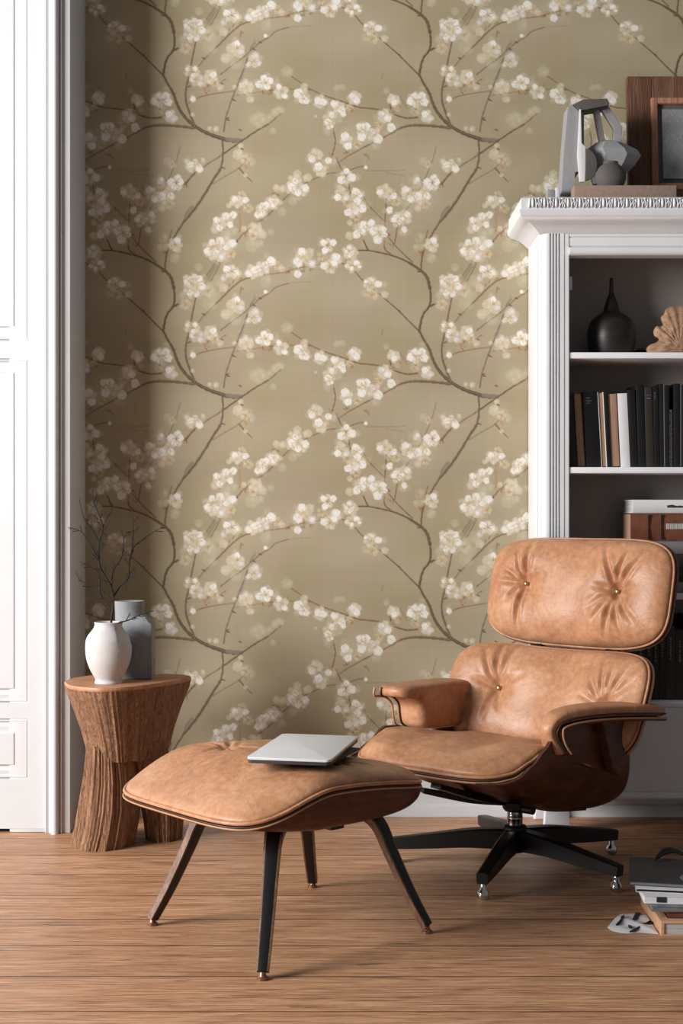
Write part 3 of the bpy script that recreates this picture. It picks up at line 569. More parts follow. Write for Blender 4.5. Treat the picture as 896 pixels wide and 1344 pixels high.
# door leaf with three raised panels
def door():
    s = F_PX/4.212
    X = lambda p: (p-448)/s
    Z = lambda p: CAM_H-(p-672)/s
    bm = bmesh.new()
    box_bm(bm, -2.3, -0.909, 4.222, 4.262, 0.012, 2.85)                 # core
    def raised(x0, x1, z0, z1):
        # sticking groove ring, ogee, bevelled field
        rings = [(0, 4.2135), (0.0035, 4.2225), (0.006, 4.2140), (0.008, 4.2135), (0.012, 4.2220), (0.026, 4.2180), (0.040, 4.2215), (0.0415, 4.2225), (0.0455, 4.2130), (0.047, 4.2125)]
        prev = None
        for (d, y) in rings:
            q = [bm.verts.new((a, y, b)) for a, b in ((x0+d, z0+d), (x1-d, z0+d), (x1-d, z1-d), (x0+d, z1-d))]
            if prev:
                for i in range(4): bm.faces.new((prev[i], prev[(i+1) % 4], q[(i+1) % 4], q[i]))
            prev = q
        bm.faces.new(prev)
    xr = X(37.5); xl = -1.62
    zs = [(Z(1023), Z(943)), (Z(923), Z(470)), (Z(447.5), 2.72)]
    for (z0, z1) in zs: raised(xl, xr, z0, z1)
    # stiles and rails in front of the core
    def plate(x0, x1, z0, z1): box_bm(bm, x0, x1, 4.2135, 4.2225, z0, z1)
    plate(xr, -0.909, 0.012, 2.85); plate(-1.75, xl, 0.012, 2.85)
    last = 0.012
    for (z0, z1) in zs: plate(xl, xr, last, z0); last = z1
    plate(xl, xr, last, 2.85)
    return struct(from_bm('door_1', bm, M['white']))
door()
struct(box('door_gap_shade', -2.3, -0.909, 4.23, 4.26, 0.0, 0.012, M['shadow_gap']))  # dark strip imitating the shade under the door leaf, not a moulding

# ---------------------------------------------------------------- bookcase
YF = 4.2; SF = F_PX/YF
def ZB(p, y=YF): return CAM_H-(p-672)*y/F_PX
def XB(p, y=YF): return (p-448)*y/F_PX
def bookcase():
    t = thing('bookcase', 'tall white painted bookcase with fluted pilaster and carved cornice against the wallpaper', 'bookcase', (1.2, 4.32, 0))
    def pr(o): o.location = (-1.2, -4.32, 0); return o
    X0, X1 = 0.606, 1.80; W = M['white_warm']
    pr(box('side_panel', X0, X0+0.03, 4.235, 4.45, 0.105, 1.86, W, t, 0.002))
    # pilaster: chamfered corner with three flutes, extruded upward
    a, b = X0, XB(747.5); pts = [(a, 4.24), (a, 4.222), (a+0.006, 4.214), (a+0.016, 4.203), (a+0.024, YF)]
    f0 = XB(720.5)
    for i in range(4):
        c = f0+0.004+i*0.0092
        pts += [(c-0.0032, YF), (c-0.0026, YF+0.006), (c, YF+0.009), (c+0.0022, YF+0.006), (c+0.0024, YF)]
    pts += [(b-0.018, YF), (b-0.016, YF+0.002), (b-0.003, YF+0.002), (b, YF+0.006), (b, 4.24)]
    pr(prism('pilaster', pts, 'z', 0.105, 1.878, W, t, 0, ang=30))
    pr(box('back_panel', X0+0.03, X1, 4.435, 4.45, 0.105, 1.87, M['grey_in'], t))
    pr(box('top_board', X0+0.03, X1, 4.24, 4.435, 1.855, 1.875, W, t))
    for zt in (1.475, 1.1227, 0.735, 0.404):
        pr(box('shelf', b-0.02, X1, YF+0.006, 4.435, zt-0.019, zt, W, t, 0.0025))
    pr(box('hinge', XB(747.8), XB(751.5), YF+0.010, YF+0.016, ZB(380), ZB(362), M['chrome'], t, 0.001))
    # frieze above the opening: boards and a bullnose
    fz = [(4.24, ZB(290)), (YF+0.002, ZB(290)), (YF+0.002, ZB(302)), (YF+0.006, ZB(303)), (YF+0.003, ZB(304)), (YF+0.003, ZB(310)), (YF+0.007, ZB(311)), (YF+0.004, ZB(312)), (YF+0.004, ZB(322)), (YF+0.009, ZB(323.5))]
    c_z = ZB(329.5); r = 0.0135
    fz += [(YF+0.006-r*math.cos(math.radians(q))*1.0, c_z+r*math.sin(math.radians(q))) for q in range(70, -95, -20)]+[(4.24, ZB(336))]
    pr(prism('frieze', fz, 'x', b-0.001, X1, W, t, 0, ang=28))
    # cornice: profile mitred around the left corner
    cp = [(0.0, 1.838), (0.010, 1.846), (0.016, 1.852), (0.030, 1.862), (0.045, 1.868), (0.058, 1.872), (0.066, 1.880), (0.069, 1.892), (0.069, 1.897), (0.064, 1.898), (0.064, 1.932), (0.058, 1.936), (0.0, 1.936)]
    vs, fs = [], []; n = len(cp)
    for (o, z) in cp:
        zz = z if z > 1.87 else z+0.0
        vs += [(X0-o*1.0, 4.45, zz), (X0-o*1.0, YF-o, zz), (X1, YF-o, zz)]
    for i in range(n-1):
        for k in (0, 1): fs.append((i*3+k, i*3+k+1, (i+1)*3+k+1, (i+1)*3+k))
    # close the top
    m = n-1; vs += [(X1, 4.45, 1.936)]; fs.append(((m-1)*3, (m-1)*3+1, (m-1)*3+2, len(vs)-1))
    vs += [(X0, 4.45, 1.838), (X1, 4.45, 1.838)]; fs.append((0, len(vs)-2, len(vs)-1, 2, 1))
    o = mesh('cornice', vs, fs, W, t); auto(o, 30); pr(o)
    # carved egg-and-leaf strip on the cornice face
    bm = bmesh.new(); yc = YF-0.0655; z0, z1 = 1.8985, 1.934; x = X0-0.03; i = 0
    def egg(cx, cz, rx, rz, ry=0.006, tilt=0):
        r_ = bmesh.ops.create_uvsphere(bm, u_segments=10, v_segments=7, radius=1); mt = Matrix.Rotation(tilt, 4, 'Y')
        for v in r_['verts']: v.co = Vector((cx, yc, cz))+mt @ Vector((v.co.x*rx, v.co.y*ry, v.co.z*rz))
    while x < X1-0.02:
        zc = (z0+z1)/2
        egg(x, zc+0.001, 0.0055, 0.0145, 0.010); egg(x-0.0095, zc, 0.0025, 0.0150, 0.008, 0.12); egg(x+0.0095, zc, 0.0025, 0.0150, 0.008, -0.12)
        for dx, tl in ((0.0145, 0.5), (0.0185, -0.1), (0.0220, -0.55)): egg(x+dx, zc-0.002+0.003*(i % 2), 0.0022, 0.0110, 0.009, tl)
        egg(x+0.0185, zc+0.0135, 0.004, 0.0025, 0.006)
        x += 0.0355; i += 1
    pr(from_bm('carved_moulding', bm, W, t, True))
    # plinth panel, its moulding and the feet
    pr(box('base_panel', b-0.02, X1, YF-0.004, 4.235, 0.128, 0.385, W, t, 0.002))
    mp = [(4.235, 0.128), (YF-0.010, 0.128), (YF-0.014, 0.122), (YF-0.014, 0.112), (YF-0.008, 0.106), (4.235, 0.105)]
    pr(prism('plinth_moulding', mp, 'x', X0, X1, W, t))
    pr(box('bottom_board', X0+.031, X1, 4.235, 4.45, 0.105, 0.125, W, t))
    ft = [(XB(713), 0.0), (XB(749), 0.0), (XB(748), 0.012), (XB(747), 0.105), (XB(717), 0.105), (XB(716), 0.02)]
    pr(prism('foot', ft, 'y', YF+0.005, YF+0.045, W, t, 0.002))
    pr(prism('foot', [(x+1.03, z) for x, z in ft], 'y', YF+0.005, YF+0.045, W, t, 0.002))
    pr(prism('foot', ft, 'y', 4.395, 4.435, W, t, 0.002)); pr(prism('foot', [(x+1.03, z) for x, z in ft], 'y', 4.395, 4.435, W, t, 0.002))
bookcase()

# ---------------------------------------------------------------- books
def book(name, label, w, d, h, cover, pages, loc, lean=0.0, group=None, spine_front=True, style='spine', extra=None):
    """upright book: x = thickness, y = depth, z = height; style spine: cover wraps the front; style pages: page edges face the front"""
    t = thing(name, label, 'book', loc, 0, group); t.rotation_euler = (0, lean, 0)
    c = 0.0022 if w > 0.012 else 0.0012
    bm = bmesh.new()
    box_bm(bm, 0, c, 0, d, 0, h, 0.0006, 1); box_bm(bm, w-c, w, 0, d, 0, h, 0.0006, 1)
    if style == 'spine': prismv = box_bm(bm, 0, w, -0.001, c, 0, h, 0.0009, 2)
    else: box_bm(bm, 0, w, d-c, d+0.001, 0, h, 0.0009, 2)
    auto(from_bm('cover', bm, M[cover], t), 40)
    y0, y1 = (c, d-0.004) if style == 'spine' else (0.003, d-c)
    box('page_block', c, w-c, y0, y1, 0.003, h-0.003, M[pages], t)
    if extra: extra(t, w, d, h, c)
    return t
def shelf_books():
    zs = 1.1227; yfr = 4.245; s = F_PX/yfr
    G = 'upright books on the middle shelf'
    # (bottom-left px, bottom-right px, top y px, lean px, cover, style, label, depth-offset)
    rows = [
        (748.5, 757.2, 514, 5.5, 'book_black', 'spine', 'thin black book at the left end of the upright row, against the cabinet side'),
        (757.5, 768.8, 515, 5.5, 'book_black', 'pages', 'first tan-paged book from the cabinet side, page edges facing out'),
        (769.2, 788.6, 513, 5.5, 'book_black', 'spine', 'thick black book between the first two tan-paged books'),
        (789.0, 796.8, 514, 5.2, 'book_white', 'pages', 'narrow tan-paged book with a white cover edge, between black books'),
        (797.0, 801.6, 514, 4.8, 'book_black', 'spine', 'very thin black book between two tan-paged books'),
        (801.8, 814.0, 515, 4.8, 'book_brown', 'pages', 'tan-paged book directly left of the white book'),
        (814.4, 827.0, 515.5, 4.5, 'book_white', 'spine', 'white book in the upright row on the middle shelf'),
        (827.4, 837.0, 511, 4.5, 'book_black', 'spine', 'black book directly right of the white book'),
        (837.3, 847.4, 504, 3.5, 'book_black', 'spine', 'tall black book, second to the right of the white book'),
        (847.8, 858.0, 508, 2.8, 'book_brown', 'spine', 'dark brown book between tall black books right of the white one'),
        (858.3, 865.6, 507, 2.0, 'book_black', 'spine', 'black book just right of the dark brown book'),
        (865.9, 872.2, 503, 1.2, 'book_black', 'spine', 'tall thin black book with a pale edge line'),
        (872.6, 878.6, 505, 0.6, 'book_black', 'spine', 'thin black book left of the short black-and-white notebook'),
        (878.9, 883.2, 537, 0.0, 'book_white', 'spine', 'short narrow notebook with a speckled black-and-white spine'),
        (883.6, 893.4, 503, 0.0, 'book_black', 'spine', 'tall black book right of the speckled notebook'),
        (893.8, 904.0, 504, 0.0, 'book_black', 'spine', 'black book cut by the right edge of the picture'),
    ]
    for i, (a, b, ty, ln, cov, st, lab) in enumerate(rows):
        x0, x1 = (a-448)/s, (b-448)/s; h = (613-ty)/s+0.004*0; lean = -math.atan((ln/s)/h)
        def extra(t, w, d, hh, c, i=i):
            if i == 13:
                bm = bmesh.new(); z = 0.004
                while z < hh-0.006:
                    box_bm(bm, w*random.uniform(.1, .4), w*random.uniform(.6, .9), -0.0016, -0.0009, z, z+0.0022); z += random.uniform(.004, .006)
                from_bm('spine_pattern', bm, M['ink'], t)
            if i in (11, 14): box('pale_edge', w-c*0.9, w+0.0002, -0.0014, 0.0, 0.002, hh-0.002, M['book_grey'], t)
            if i == 9:
                box('spine_band', w*.25, w*.75, -0.0015, -0.0009, hh*.86, hh*.87, M['book_grey'], t); box('spine_band', w*.25, w*.75, -0.0015, -0.0009, hh*.90, hh*.905, M['book_grey'], t)
            if i in (2, 10):
                bm = bmesh.new()
                for k in range(5): box_bm(bm, w*.2, w*(.45+.08*(k % 3)), -0.0015, -0.0009, hh*(.84+.02*k), hh*(.84+.02*k)+0.0012)
                from_bm('spine_lettering', bm, M['book_grey'], t)
        # lean about the lower left edge: top leans to the left, so shift to keep it resting on its lower corner
        w = x1-x0-0.0002
        lift = w*math.sin(-lean) if lean < 0 else 0
        book('book', lab, w*math.cos(lean), 0.15, h/math.cos(lean)-lift, cov, 'pages_tan', (x0, yfr+(0.012 if i in (13,) else 0.0), zs+0.0003), lean if ln else 0, G, style=st, extra=extra)
        # raise so the right lower corner (rotated below) sits on the shelf
    # black stray rows beyond the frame are left out
    # stacked books, lower shelf
    z = 0.7353; yb = 4.235; G2 = 'books lying in a stack on the lower shelf'
    def flat(name, label, xl, xr, y0, y1, z0, th, cover, pages, rot=0):
        t = thing(name, label, 'book', ((xl+xr)/2, (y0+y1)/2, z0), rot, G2); w, d = xr-xl, y1-y0; c = 0.003
        bm = bmesh.new(); box_bm(bm, -w/2, w/2, -d/2, d/2, 0, c, .001, 1); box_bm(bm, -w/2, w/2, -d/2, d/2, th-c, th, .001, 1)
        pr = [(-d/2-0.004, th*.2), (-d/2-0.006, th*.5), (-d/2-0.004, th*.8), (-d/2, th), (-d/2+c, th), (-d/2+c, 0), (-d/2, 0)]
        A = [bm.verts.new((-w/2, p[0], p[1])) for p in pr]; B = [bm.verts.new((w/2, p[0], p[1])) for p in pr]
        bm.faces.new(A); bm.faces.new(B[::-1])
        for i in range(len(pr)): bm.faces.new((A[i], B[i], B[(i+1) % len(pr)], A[(i+1) % len(pr)]))
        auto(from_bm('cover', bm, M[cover], t), 35); box('page_block', -w/2+.003, w/2-.003, -d/2+c, d/2-.003, c, th-c, M[pages], t)
        return t, w, d
    hs = [(0.034, 'book_grey', 'pages_light', 'charcoal-grey book at the bottom of the lying stack behind the headrest', 829),
          (0.046, 'book_black', 'pages_tan', 'thick black book lying second from the bottom of the stack', 833),
          (0.040, 'book_brown', 'pages_tan', 'dark brown book lying in the middle of the stack behind the headrest', 828),
          (0.040, 'book_grey', 'pages_light', 'grey book lying directly beneath the red-brown leather book', 831)]
    for th, c, p, lab, xl in hs:
        flat('book', lab, (xl-448)/425, (xl-448)/425+0.21, yb, yb+0.15, z, th, c, p); z += th+0.0003
    ztop = 0.985-(673.5-672)/425
    # leather book then white book
    th = ztop-z-0.0; 
    t, w, d = flat('book', 'red-brown leather-bound book lying under the white book', (827-448)/425, (827-448)/425+0.2, yb-.004, yb+0.15, z, max(.03, th), 'leather_book', 'pages_tan')
    bm = bmesh.new(); T = max(.03, th)
    for xx in (.052, .056, .092, .096): box_bm(bm, -w/2+xx, -w/2+xx+.0016, -d/2-.0075, -d/2-.003, T*.05, T*.95)
    from_bm('spine_band', bm, M['book_brown'], t)
    bm = bmesh.new(); x = -w/2+.108
    while x < w/2-.04: ww = random.uniform(.003, .006); box_bm(bm, x, x+ww, -d/2-.0075, -d/2-.004, T*.42, T*.62); x += ww+.0018
    from_bm('spine_lettering', bm, M['pages_light'], t)
    z += T+.0003
    t, w, d = flat('book', 'white book lying on top of the stack on the lower shelf', (830-448)/425, (830-448)/425+0.2, yb, yb+0.145, z, .041, 'book_white', 'pages_light')
    bm = bmesh.new(); x = -w/2+.105
    while x < w/2-.03: ww = random.uniform(.002, .005); box_bm(bm, x, x+ww, -d/2-.0072, -d/2-.0045, .017, random.uniform(.022, .026)); x += ww+.0014
    from_bm('spine_lettering', bm, M['ink'], t)
    # bottom row of dark books
    G3 = 'dark books on the bottom shelf'; x = XB(750)+0.002; i = 0
    while x < 1.16:
        w = random.uniform(.014, .032); h = random.uniform(.21, .275)
        cov = ['book_black', 'book_brown', 'book_black', 'book_grey', 'book_black'][(i*7) % 5]
        if cov == 'book_grey' and w > .02: cov = 'book_brown'
        nm = {'book_black': 'black', 'book_brown': 'dark brown', 'book_grey': 'grey'}[cov]
        def ex(t, w, d, hh, c, i=i):
            if w > .018:
                bm = bmesh.new(); k = hh*.55
                while k < hh*.85: box_bm(bm, w*.4, w*.6, -0.0015, -0.0009, k, k+random.uniform(.003, .007)); k += random.uniform(.008, .01)
                from_bm('spine_lettering', bm, M['book_grey'], t)
        px = int(round(448+(x+w/2)*F_PX/4.25)); 
        BL3.append((book('book', 'x', w, .15, h, cov, 'pages_tan', (x, 4.24, .4043), 0, G3, extra=ex), nm, w, h, px))
        x += w+.0006; i += 1
BL3 = []
shelf_books()
ords = ['first', 'second', 'third', 'fourth', 'fifth', 'sixth', 'seventh', 'eighth', 'ninth', 'tenth', 'eleventh', 'twelfth', 'thirteenth', 'fourteenth', 'fifteenth', 'sixteenth', 'seventeenth', 'eighteenth', 'nineteenth', 'twentieth', 'twenty-first', 'twenty-second', 'twenty-third', 'twenty-fourth']
for i, (t, nm, w, h, px) in enumerate(BL3):
    t['label'] = '%s %s book on the bottom shelf, %s in the row from the cabinet side' % ('slim' if w < .02 else 'thick', nm, ords[i])

# ---------------------------------------------------------------- ornaments on the shelves
def black_vase():
    y = 4.33; s = F_PX/y; cx = (802-448)/s; zb = 1.4752
    pr = [(0.0001, 0), (25.5, 0), (27, 2), (29.5, 10), (31.2, 19), (31.5, 25), (31, 32), (29, 41), (26.5, 47), (22, 51.5), (16, 55.5), (11.7, 58.5), (9.6, 64), (7.6, 71), (5.4, 77.5), (3.6, 81.5), (2.9, 86), (2.5, 95), (2.4, 102.4), (2.0, 103), (1.3, 102.4), (1.3, 60)]
    t = thing('vase', 'matt black long-necked bottle vase on the top shelf', 'vase', (cx, y, zb))
    P = catmull([(r/s, z/s, 0) for r, z in pr[1:-1]], 4); lathe('body', [(.0005, 0)]+[(p.x, p.y) for p in P]+[(1.2/s, 95/s), (1.0/s, 80/s)], M['vase_black'], t, 72)
    lathe('seam_ring', [(31.25/s, 21.4/s), (31.7/s, 21.7/s), (31.7/s, 22.1/s), (31.3/s, 22.4/s)], M['vase_black'], t, 72)
black_vase()
def fungus():
    y = 4.30; s = F_PX/y; zb = 1.4752
    out = [(866, 462), (858, 461.5), (850, 458), (848, 453), (852, 448), (859, 445.5), (864, 442), (864, 438.5), (859, 437), (857.5, 430), (861, 423.5), (866, 424), (870, 421.5), (868, 416), (867.5, 411), (871, 407.5), (873, 402), (879, 398.5), (886, 398), (893, 397), (901, 398), (908, 402), (914, 405), (917, 412), (914, 419), (921, 425), (924, 433), (920, 440), (927, 446), (928, 455), (920, 461), (905, 462)]
    P = catmull([(x, yy, 0) for x, yy in out+[out[0]]], 4)[:-1]
    cx, cy = 889.0, 452.0; vs, fs = [], []; n = len(P); R = 12
    for side in (0, 1):
        for j in range(R+1):
            r = j/R
            for i, p in enumerate(P):
                a = math.atan2(p.y-cy, p.x-cx); x = cx+(p.x-cx)*r; yy = cy+(p.y-cy)*r
                th = (0.020*(1-r**3)+0.006)*(1 if side == 0 else -0.6)+0.0022*math.sin(a*26+r*2)*r+0.002*math.sin(r*16)
                vs.append(((x-cx)/s, -th, max(0, (462-yy)/s)))
    N = (R+1)*n
    for side in (0, 1):
        for j in range(R):
            for i in range(n):
                q = (side*N+j*n+i, side*N+(j+1)*n+i, side*N+(j+1)*n+(i+1) % n, side*N+j*n+(i+1) % n); fs.append(q if side == 0 else q[::-1])
    for i in range(n): fs.append((R*n+i, N+R*n+i, N+R*n+(i+1) % n, R*n+(i+1) % n))
    o = mesh('dried_fungus', vs, fs, M['coral'], None, True); o.location = ((cx-448)/s, y, zb)
    tag(o, 'tan scallop-edged dried fungus standing beside the black vase', 'ornament')
    # small dark seed pod behind it
    vs, fs = [], []; seg, rg = 24, 14
    for j in range(rg+1):
        ph = PI*j/rg
        for i in range(seg):
            a = 2*PI*i/seg; r = 0.016*(1+0.28*math.sin(a*5+j*1.9)*math.sin(ph)); vs.append((r*1.35*math.sin(ph)*math.cos(a), r*math.sin(ph)*math.sin(a), 0.0155-0.0155*math.cos(ph)))
    for j in range(rg):
        for i in range(seg): fs.append((j*seg+i, j*seg+(i+1) % seg, (j+1)*seg+(i+1) % seg, (j+1)*seg+i))
    o = mesh('seed_pod', vs, fs, M['dried'], None, True); o.location = ((841-448)*4.38/F_PX, 4.38, zb)
    tag(o, 'small knobbly dark pod behind the dried fungus', 'ornament')
fungus()

# ---------------------------------------------------------------- on top of the bookcase
ZT = 1.9362
def top_items():
    # stone slab
    y0, y1 = 4.19, 4.33; s = F_PX/y0
    ys = 4.175; s = F_PX/ys; zt = ZT; h = 17.0/s
    o = box('stone_slab', (751.5-448)/s, (886-448)/s, ys-.02, ys+0.15, zt, zt+h, M['stone_box'], None, 0.003, 3)
    tag(o, 'flat pinkish-brown stone slab on top of the bookcase', 'slab')
    zs = zt+h+0.0003
    # faceted clay sculpture
    Y = 4.275; s2 = F_PX/Y
    def XX(p): return (p-448)/s2
    def ZZ(p): return CAM_H-(p-672)/s2
    t = thing('sculpture', 'faceted grey clay handled vessel with a tall slab side, on the stone slab', 'sculpture', (XX(775), Y, ZT))
    L = lambda p: (XX(p[0])-XX(775), ZZ(p[1])-ZT)
    def pz(pts): return [L(p) for p in pts]
    b = L((0, 242))[1]
    zl = zs-ZT+.0004
    def fix(pts, low=244): return [(x, max(z, zl)) for (x, z) in pz(pts)]
    o = prism('tall_slab', [(x, max(z, .0003)) for x, z in pz([(733, 259), (737, 200), (741.5, 146), (748, 143), (757, 152), (757, 230), (750.3, 230), (750.3, 262)])], 'y', -0.045, 0.03, M['clay_grey'], t, 0.002)
    prism('pale_edge', fix([(756.5, 244), (753.5, 210), (756.5, 150), (758.5, 150), (758.5, 194), (764.5, 199), (764, 220), (763.5, 244)]), 'y', -0.054, -0.0455, M['clay_pale'], t, 0.001)
    prism('handle_bar', pz([(749, 142), (762, 136), (793, 135), (796, 141), (794, 145), (764, 148), (757, 152)]), 'y', -0.045, 0.02, M['clay_dark'], t, 0.003)
    prism('handle_strut', pz([(778, 145), (785.5, 145), (793, 185), (786, 188)]), 'y', -0.012, 0.012, M['clay_grey'], t, 0.002)
    prism('handle_strut', pz([(788, 144), (796, 138), (815, 168), (814, 190), (804, 188), (805.5, 169)]), 'y', -0.012, 0.012, M['clay_grey'], t, 0.002)
    prism('handle_strut', pz([(758.5, 150), (764, 150), (764, 196), (758.5, 196)]), 'y', -0.030, 0.012, M['clay_grey'], t, 0.001)
    # faceted bowl body: loft of polygon sections
    levels = [(242, 778, 813.5), (226, 775, 823), (218, 772, 832), (206, 770, 839.5), (198, 768, 835), (188, 782, 816), (185.5, 788, 806)]
    vs, fs = [], []; m = 8
    for k, (py, xa, xb) in enumerate(levels):
        x0, z = L((xa, py)); x1, _ = L((xb, py)); d = [0.032, .038, .044, .05, .046, .030, .018][k]
        for i in range(m):
            a = 2*PI*(i+.5)/m; vs.append(((x0+x1)/2+(x1-x0)/2*math.cos(a)/math.cos(PI/m), 0.004+d*math.sin(a), max(z, zl)))
    for k in range(len(levels)-1):
        for i in range(m): fs.append((k*m+i, k*m+(i+1) % m, (k+1)*m+(i+1) % m, (k+1)*m+i))
    fs += [tuple(range(m))[::-1], tuple((len(levels)-1)*m+i for i in range(m))]
    mesh('bowl_body', vs, fs, M['clay_grey'], t)
    # solid dark half-round plate standing in for the shade inside the opening
    hr = [(763.8, 243)]+[(763.8+15*math.sin(math.radians(q)), 222-21*math.cos(math.radians(q))) for q in range(0, 181, 15)]
    prism('opening_shade_plate', fix(hr), 'y', -0.058, -0.050, M['clay_dark'], t, 0.001)
    # small dark pot in front
    yp = 4.17; s3 = F_PX/yp; cx = (803-448)/s3
    pr = [(0.0003, 0), (14, 0), (18, 5), (20.5, 12), (20, 19), (16, 26), (11.5, 30), (9.5, 32), (10, 34), (9.2, 34.2), (8.0, 31), (8, 20), (.3, 18)]
    p = thing('pot', 'small round dark grey pot standing on the stone slab', 'pot', (cx, yp+0.022, zs))
    kf = 0.82
    lathe('body', [(r/s3 if r > .01 else r, z/s3) for r, z in pr], M['clay_dark'], p, 48, fn=lambda v: Vector((v.x, v.y*0.72, v.z)))
    # two little blocks at the left end
    sb = F_PX/4.19
    o = box('clay_block', (718-448)/sb, (728-448)/sb, 4.19, 4.23, ZT, ZT+15/sb, M['clay_grey'], None, .002); tag(o, 'small grey clay block at the left end of the bookcase top', 'block')
    o = box('clay_block', (728.6-448)/sb, (734.5-448)/sb, 4.185, 4.215, ZT, ZT+17/sb, M['clay_pale'], None, .002); tag(o, 'small white block beside the sculpture\'s tall slab', 'block')
top_items()
def frame():
    y = 4.36; s = F_PX/y; x0 = (826-448)/s; w = 0.42; zb = ZT; h = (258-95)/s+0.0
    h = CAM_H+(672-95)/s-zb
    t = thing('picture_frame', 'rough dark wooden picture frame leaning on the wall above the bookcase', 'picture frame', (x0+w/2, y, zb))
    t.rotation_euler = (-0.075, 0, 0); t.location = (x0+w/2, y+0.012, zb+0.002)
    def ring(name, o, i, y0, y1, mat, z0=0, bev=.003):
        bm = bmesh.new()
        x0_, x1_ = -w/2+o, w/2-o; a, b = z0+o, h-o
        dd = i-o
        for (p, q, r, u) in ((x0_, x0_+dd, a, b), (x1_-dd, x1_, a, b), (x0_+dd, x1_-dd, a, a+dd), (x0_+dd, x1_-dd, b-dd, b)): box_bm(bm, p, q, y0, y1, r, u, bev, 2)
        return auto(from_bm(name, bm, mat, t), 40)
    ring('outer_frame', 0, 0.078, -0.005, 0.020, M['frame_dark'])
    ring('inner_frame', 0.074, 0.094, -0.016, 0.012, M['frame_copper'])
    ring('slip', 0.0935, 0.112, -0.002, 0.010, M['clay_dark'], bev=.001)
    box('canvas', -w/2+.11, w/2-.11, -0.007, 0.010, .11, h-.11, M['canvas'], t)
frame()

# ---------------------------------------------------------------- side table
def table():
    t = thing('side_table', 'carved rough wood side table with a flared top and two stump legs', 'side table', (-0.66, 4.05, 0))
    ox, oy = -0.66, 4.05
    def loft(name, sections, mat, amp, nv, seed, cap=True, seg=220, sub=10, freqs=(11, 23, 41, 53)):
        r_ = np.random.default_rng(seed); ph = [r_.uniform(0, 2*PI) for _ in freqs]
        secs = []
        for (z, pts) in sections:
            P = catmull([(p[0], p[1], 0) for p in pts]+[(pts[0][0], pts[0][1], 0)], 12)[:-1]
            # resample evenly by index
            n = len(P); secs.append((z, [P[int(i*n/seg) % n].lerp(P[(int(i*n/seg)+1) % n], (i*n/seg) % 1) for i in range(seg)]))
        vs, fs = [], []; rows = []
        for k in range(len(secs)-1):
            for j in range(sub): rows.append((k, j/sub))
        rows.append((len(secs)-2, 1.0))
        for (k, f) in rows:
            z0, A = secs[k]; z1, B = secs[k+1]; z = z0+(z1-z0)*f
            cx = sum(a.x for a in A)/seg*(1-f)+sum(b.x for b in B)/seg*f; cy = sum(a.y for a in A)/seg*(1-f)+sum(b.y for b in B)/seg*f
            for i in range(seg):
                p = A[i].lerp(B[i], f); th = 2*PI*i/seg
                g = sum(math.sin(fr*th+ph[q]+2.5*math.sin(z*(5+q)+q)*0.25)/(1+q*.5) for q, fr in enumerate(freqs))
                g += 0.9*(abs(math.sin(fr_*th+z*1.5)) if (fr_ := 31) else 0)-.5
                d = Vector((p.x-cx, p.y-cy, 0)); d.normalize(); p2 = p+d*amp*g
                vs.append((p2.x-ox, p2.y-oy, z))
        R = len(rows)
        for j in range(R-1):
            for i in range(seg): fs.append((j*seg+i, j*seg+(i+1) % seg, (j+1)*seg+(i+1) % seg, (j+1)*seg+i))
        fs += [tuple(range(seg))[::-1], tuple((R-1)*seg+i for i in range(seg))]
        return auto(mesh(name, vs, fs, mat, t, True), 60)
    top = [(-0.812, 4.02), (-0.775, 3.925), (-0.70, 3.868), (-0.64, 3.87), (-0.57, 3.93), (-0.50, 4.03), (-0.452, 4.13), (-0.50, 4.20), (-0.62, 4.215), (-0.74, 4.19), (-0.80, 4.11)]
    def shrink(P, c, kx, ky): return [(c[0]+(p[0]-c[0])*kx, c[1]+(p[1]-c[1])*ky) for p in P]
    up = [(0.262, shrink(top, (-0.632, 4.045), .62, .5)), (0.29, shrink(top, (-0.630, 4.045), .655, .56)), (0.34, shrink(top, (-0.631, 4.045), .72, .66)), (0.40, shrink(top, (-0.632, 4.045), .83, .80)), (0.455, shrink(top, (-0.634, 4.045), .95, .94)), (0.478, shrink(top, (-0.634, 4.045), .985, .985))]
    loft('trunk', up, M['table'], 0.0018, 8, 3)
    loft('tabletop', [(0.4775, shrink(top, (-0.634, 4.045), .99, .99)), (0.483, top), (0.4885, shrink(top, (-0.634, 4.045), .99, .99))], M['table_top'], 0.0006, 8, 4, sub=3, freqs=(3, 5, 7, 11))
    def rect(x0, x1, y0, y1, k=.3):
        dx, dy = (x1-x0)*k, (y1-y0)*k
        return [(x0, y0+dy), (x0+dx, y0), (x1-dx, y0), (x1, y0+dy), (x1, y1-dy), (x1-dx, y1), (x0+dx, y1), (x0, y1-dy)]
    loft('leg', [(0, rect(-0.800, -0.625, 3.985, 4.175)), (0.05, rect(-0.785, -0.615, 3.98, 4.172)), (0.12, rect(-0.772, -0.605, 3.975, 4.16)), (0.20, rect(-0.756, -0.608, 3.965, 4.14)), (0.27, rect(-0.745, -0.618, 3.955, 4.12)), (0.31, rect(-0.742, -0.625, 3.96, 4.11))], M['table'], 0.0026, 8, 5)
    loft('leg', [(0, rect(-0.585, -0.490, 4.09, 4.205)), (0.06, rect(-0.592, -0.485, 4.085, 4.2)), (0.14, rect(-0.606, -0.480, 4.07, 4.185)), (0.20, rect(-0.622, -0.500, 4.05, 4.17)), (0.255, rect(-0.645, -0.520, 4.03, 4.15)), (0.31, rect(-0.65, -0.53, 4.01, 4.13))], M['table'], 0.0024, 8, 6)
table()
ZTB = 0.4888
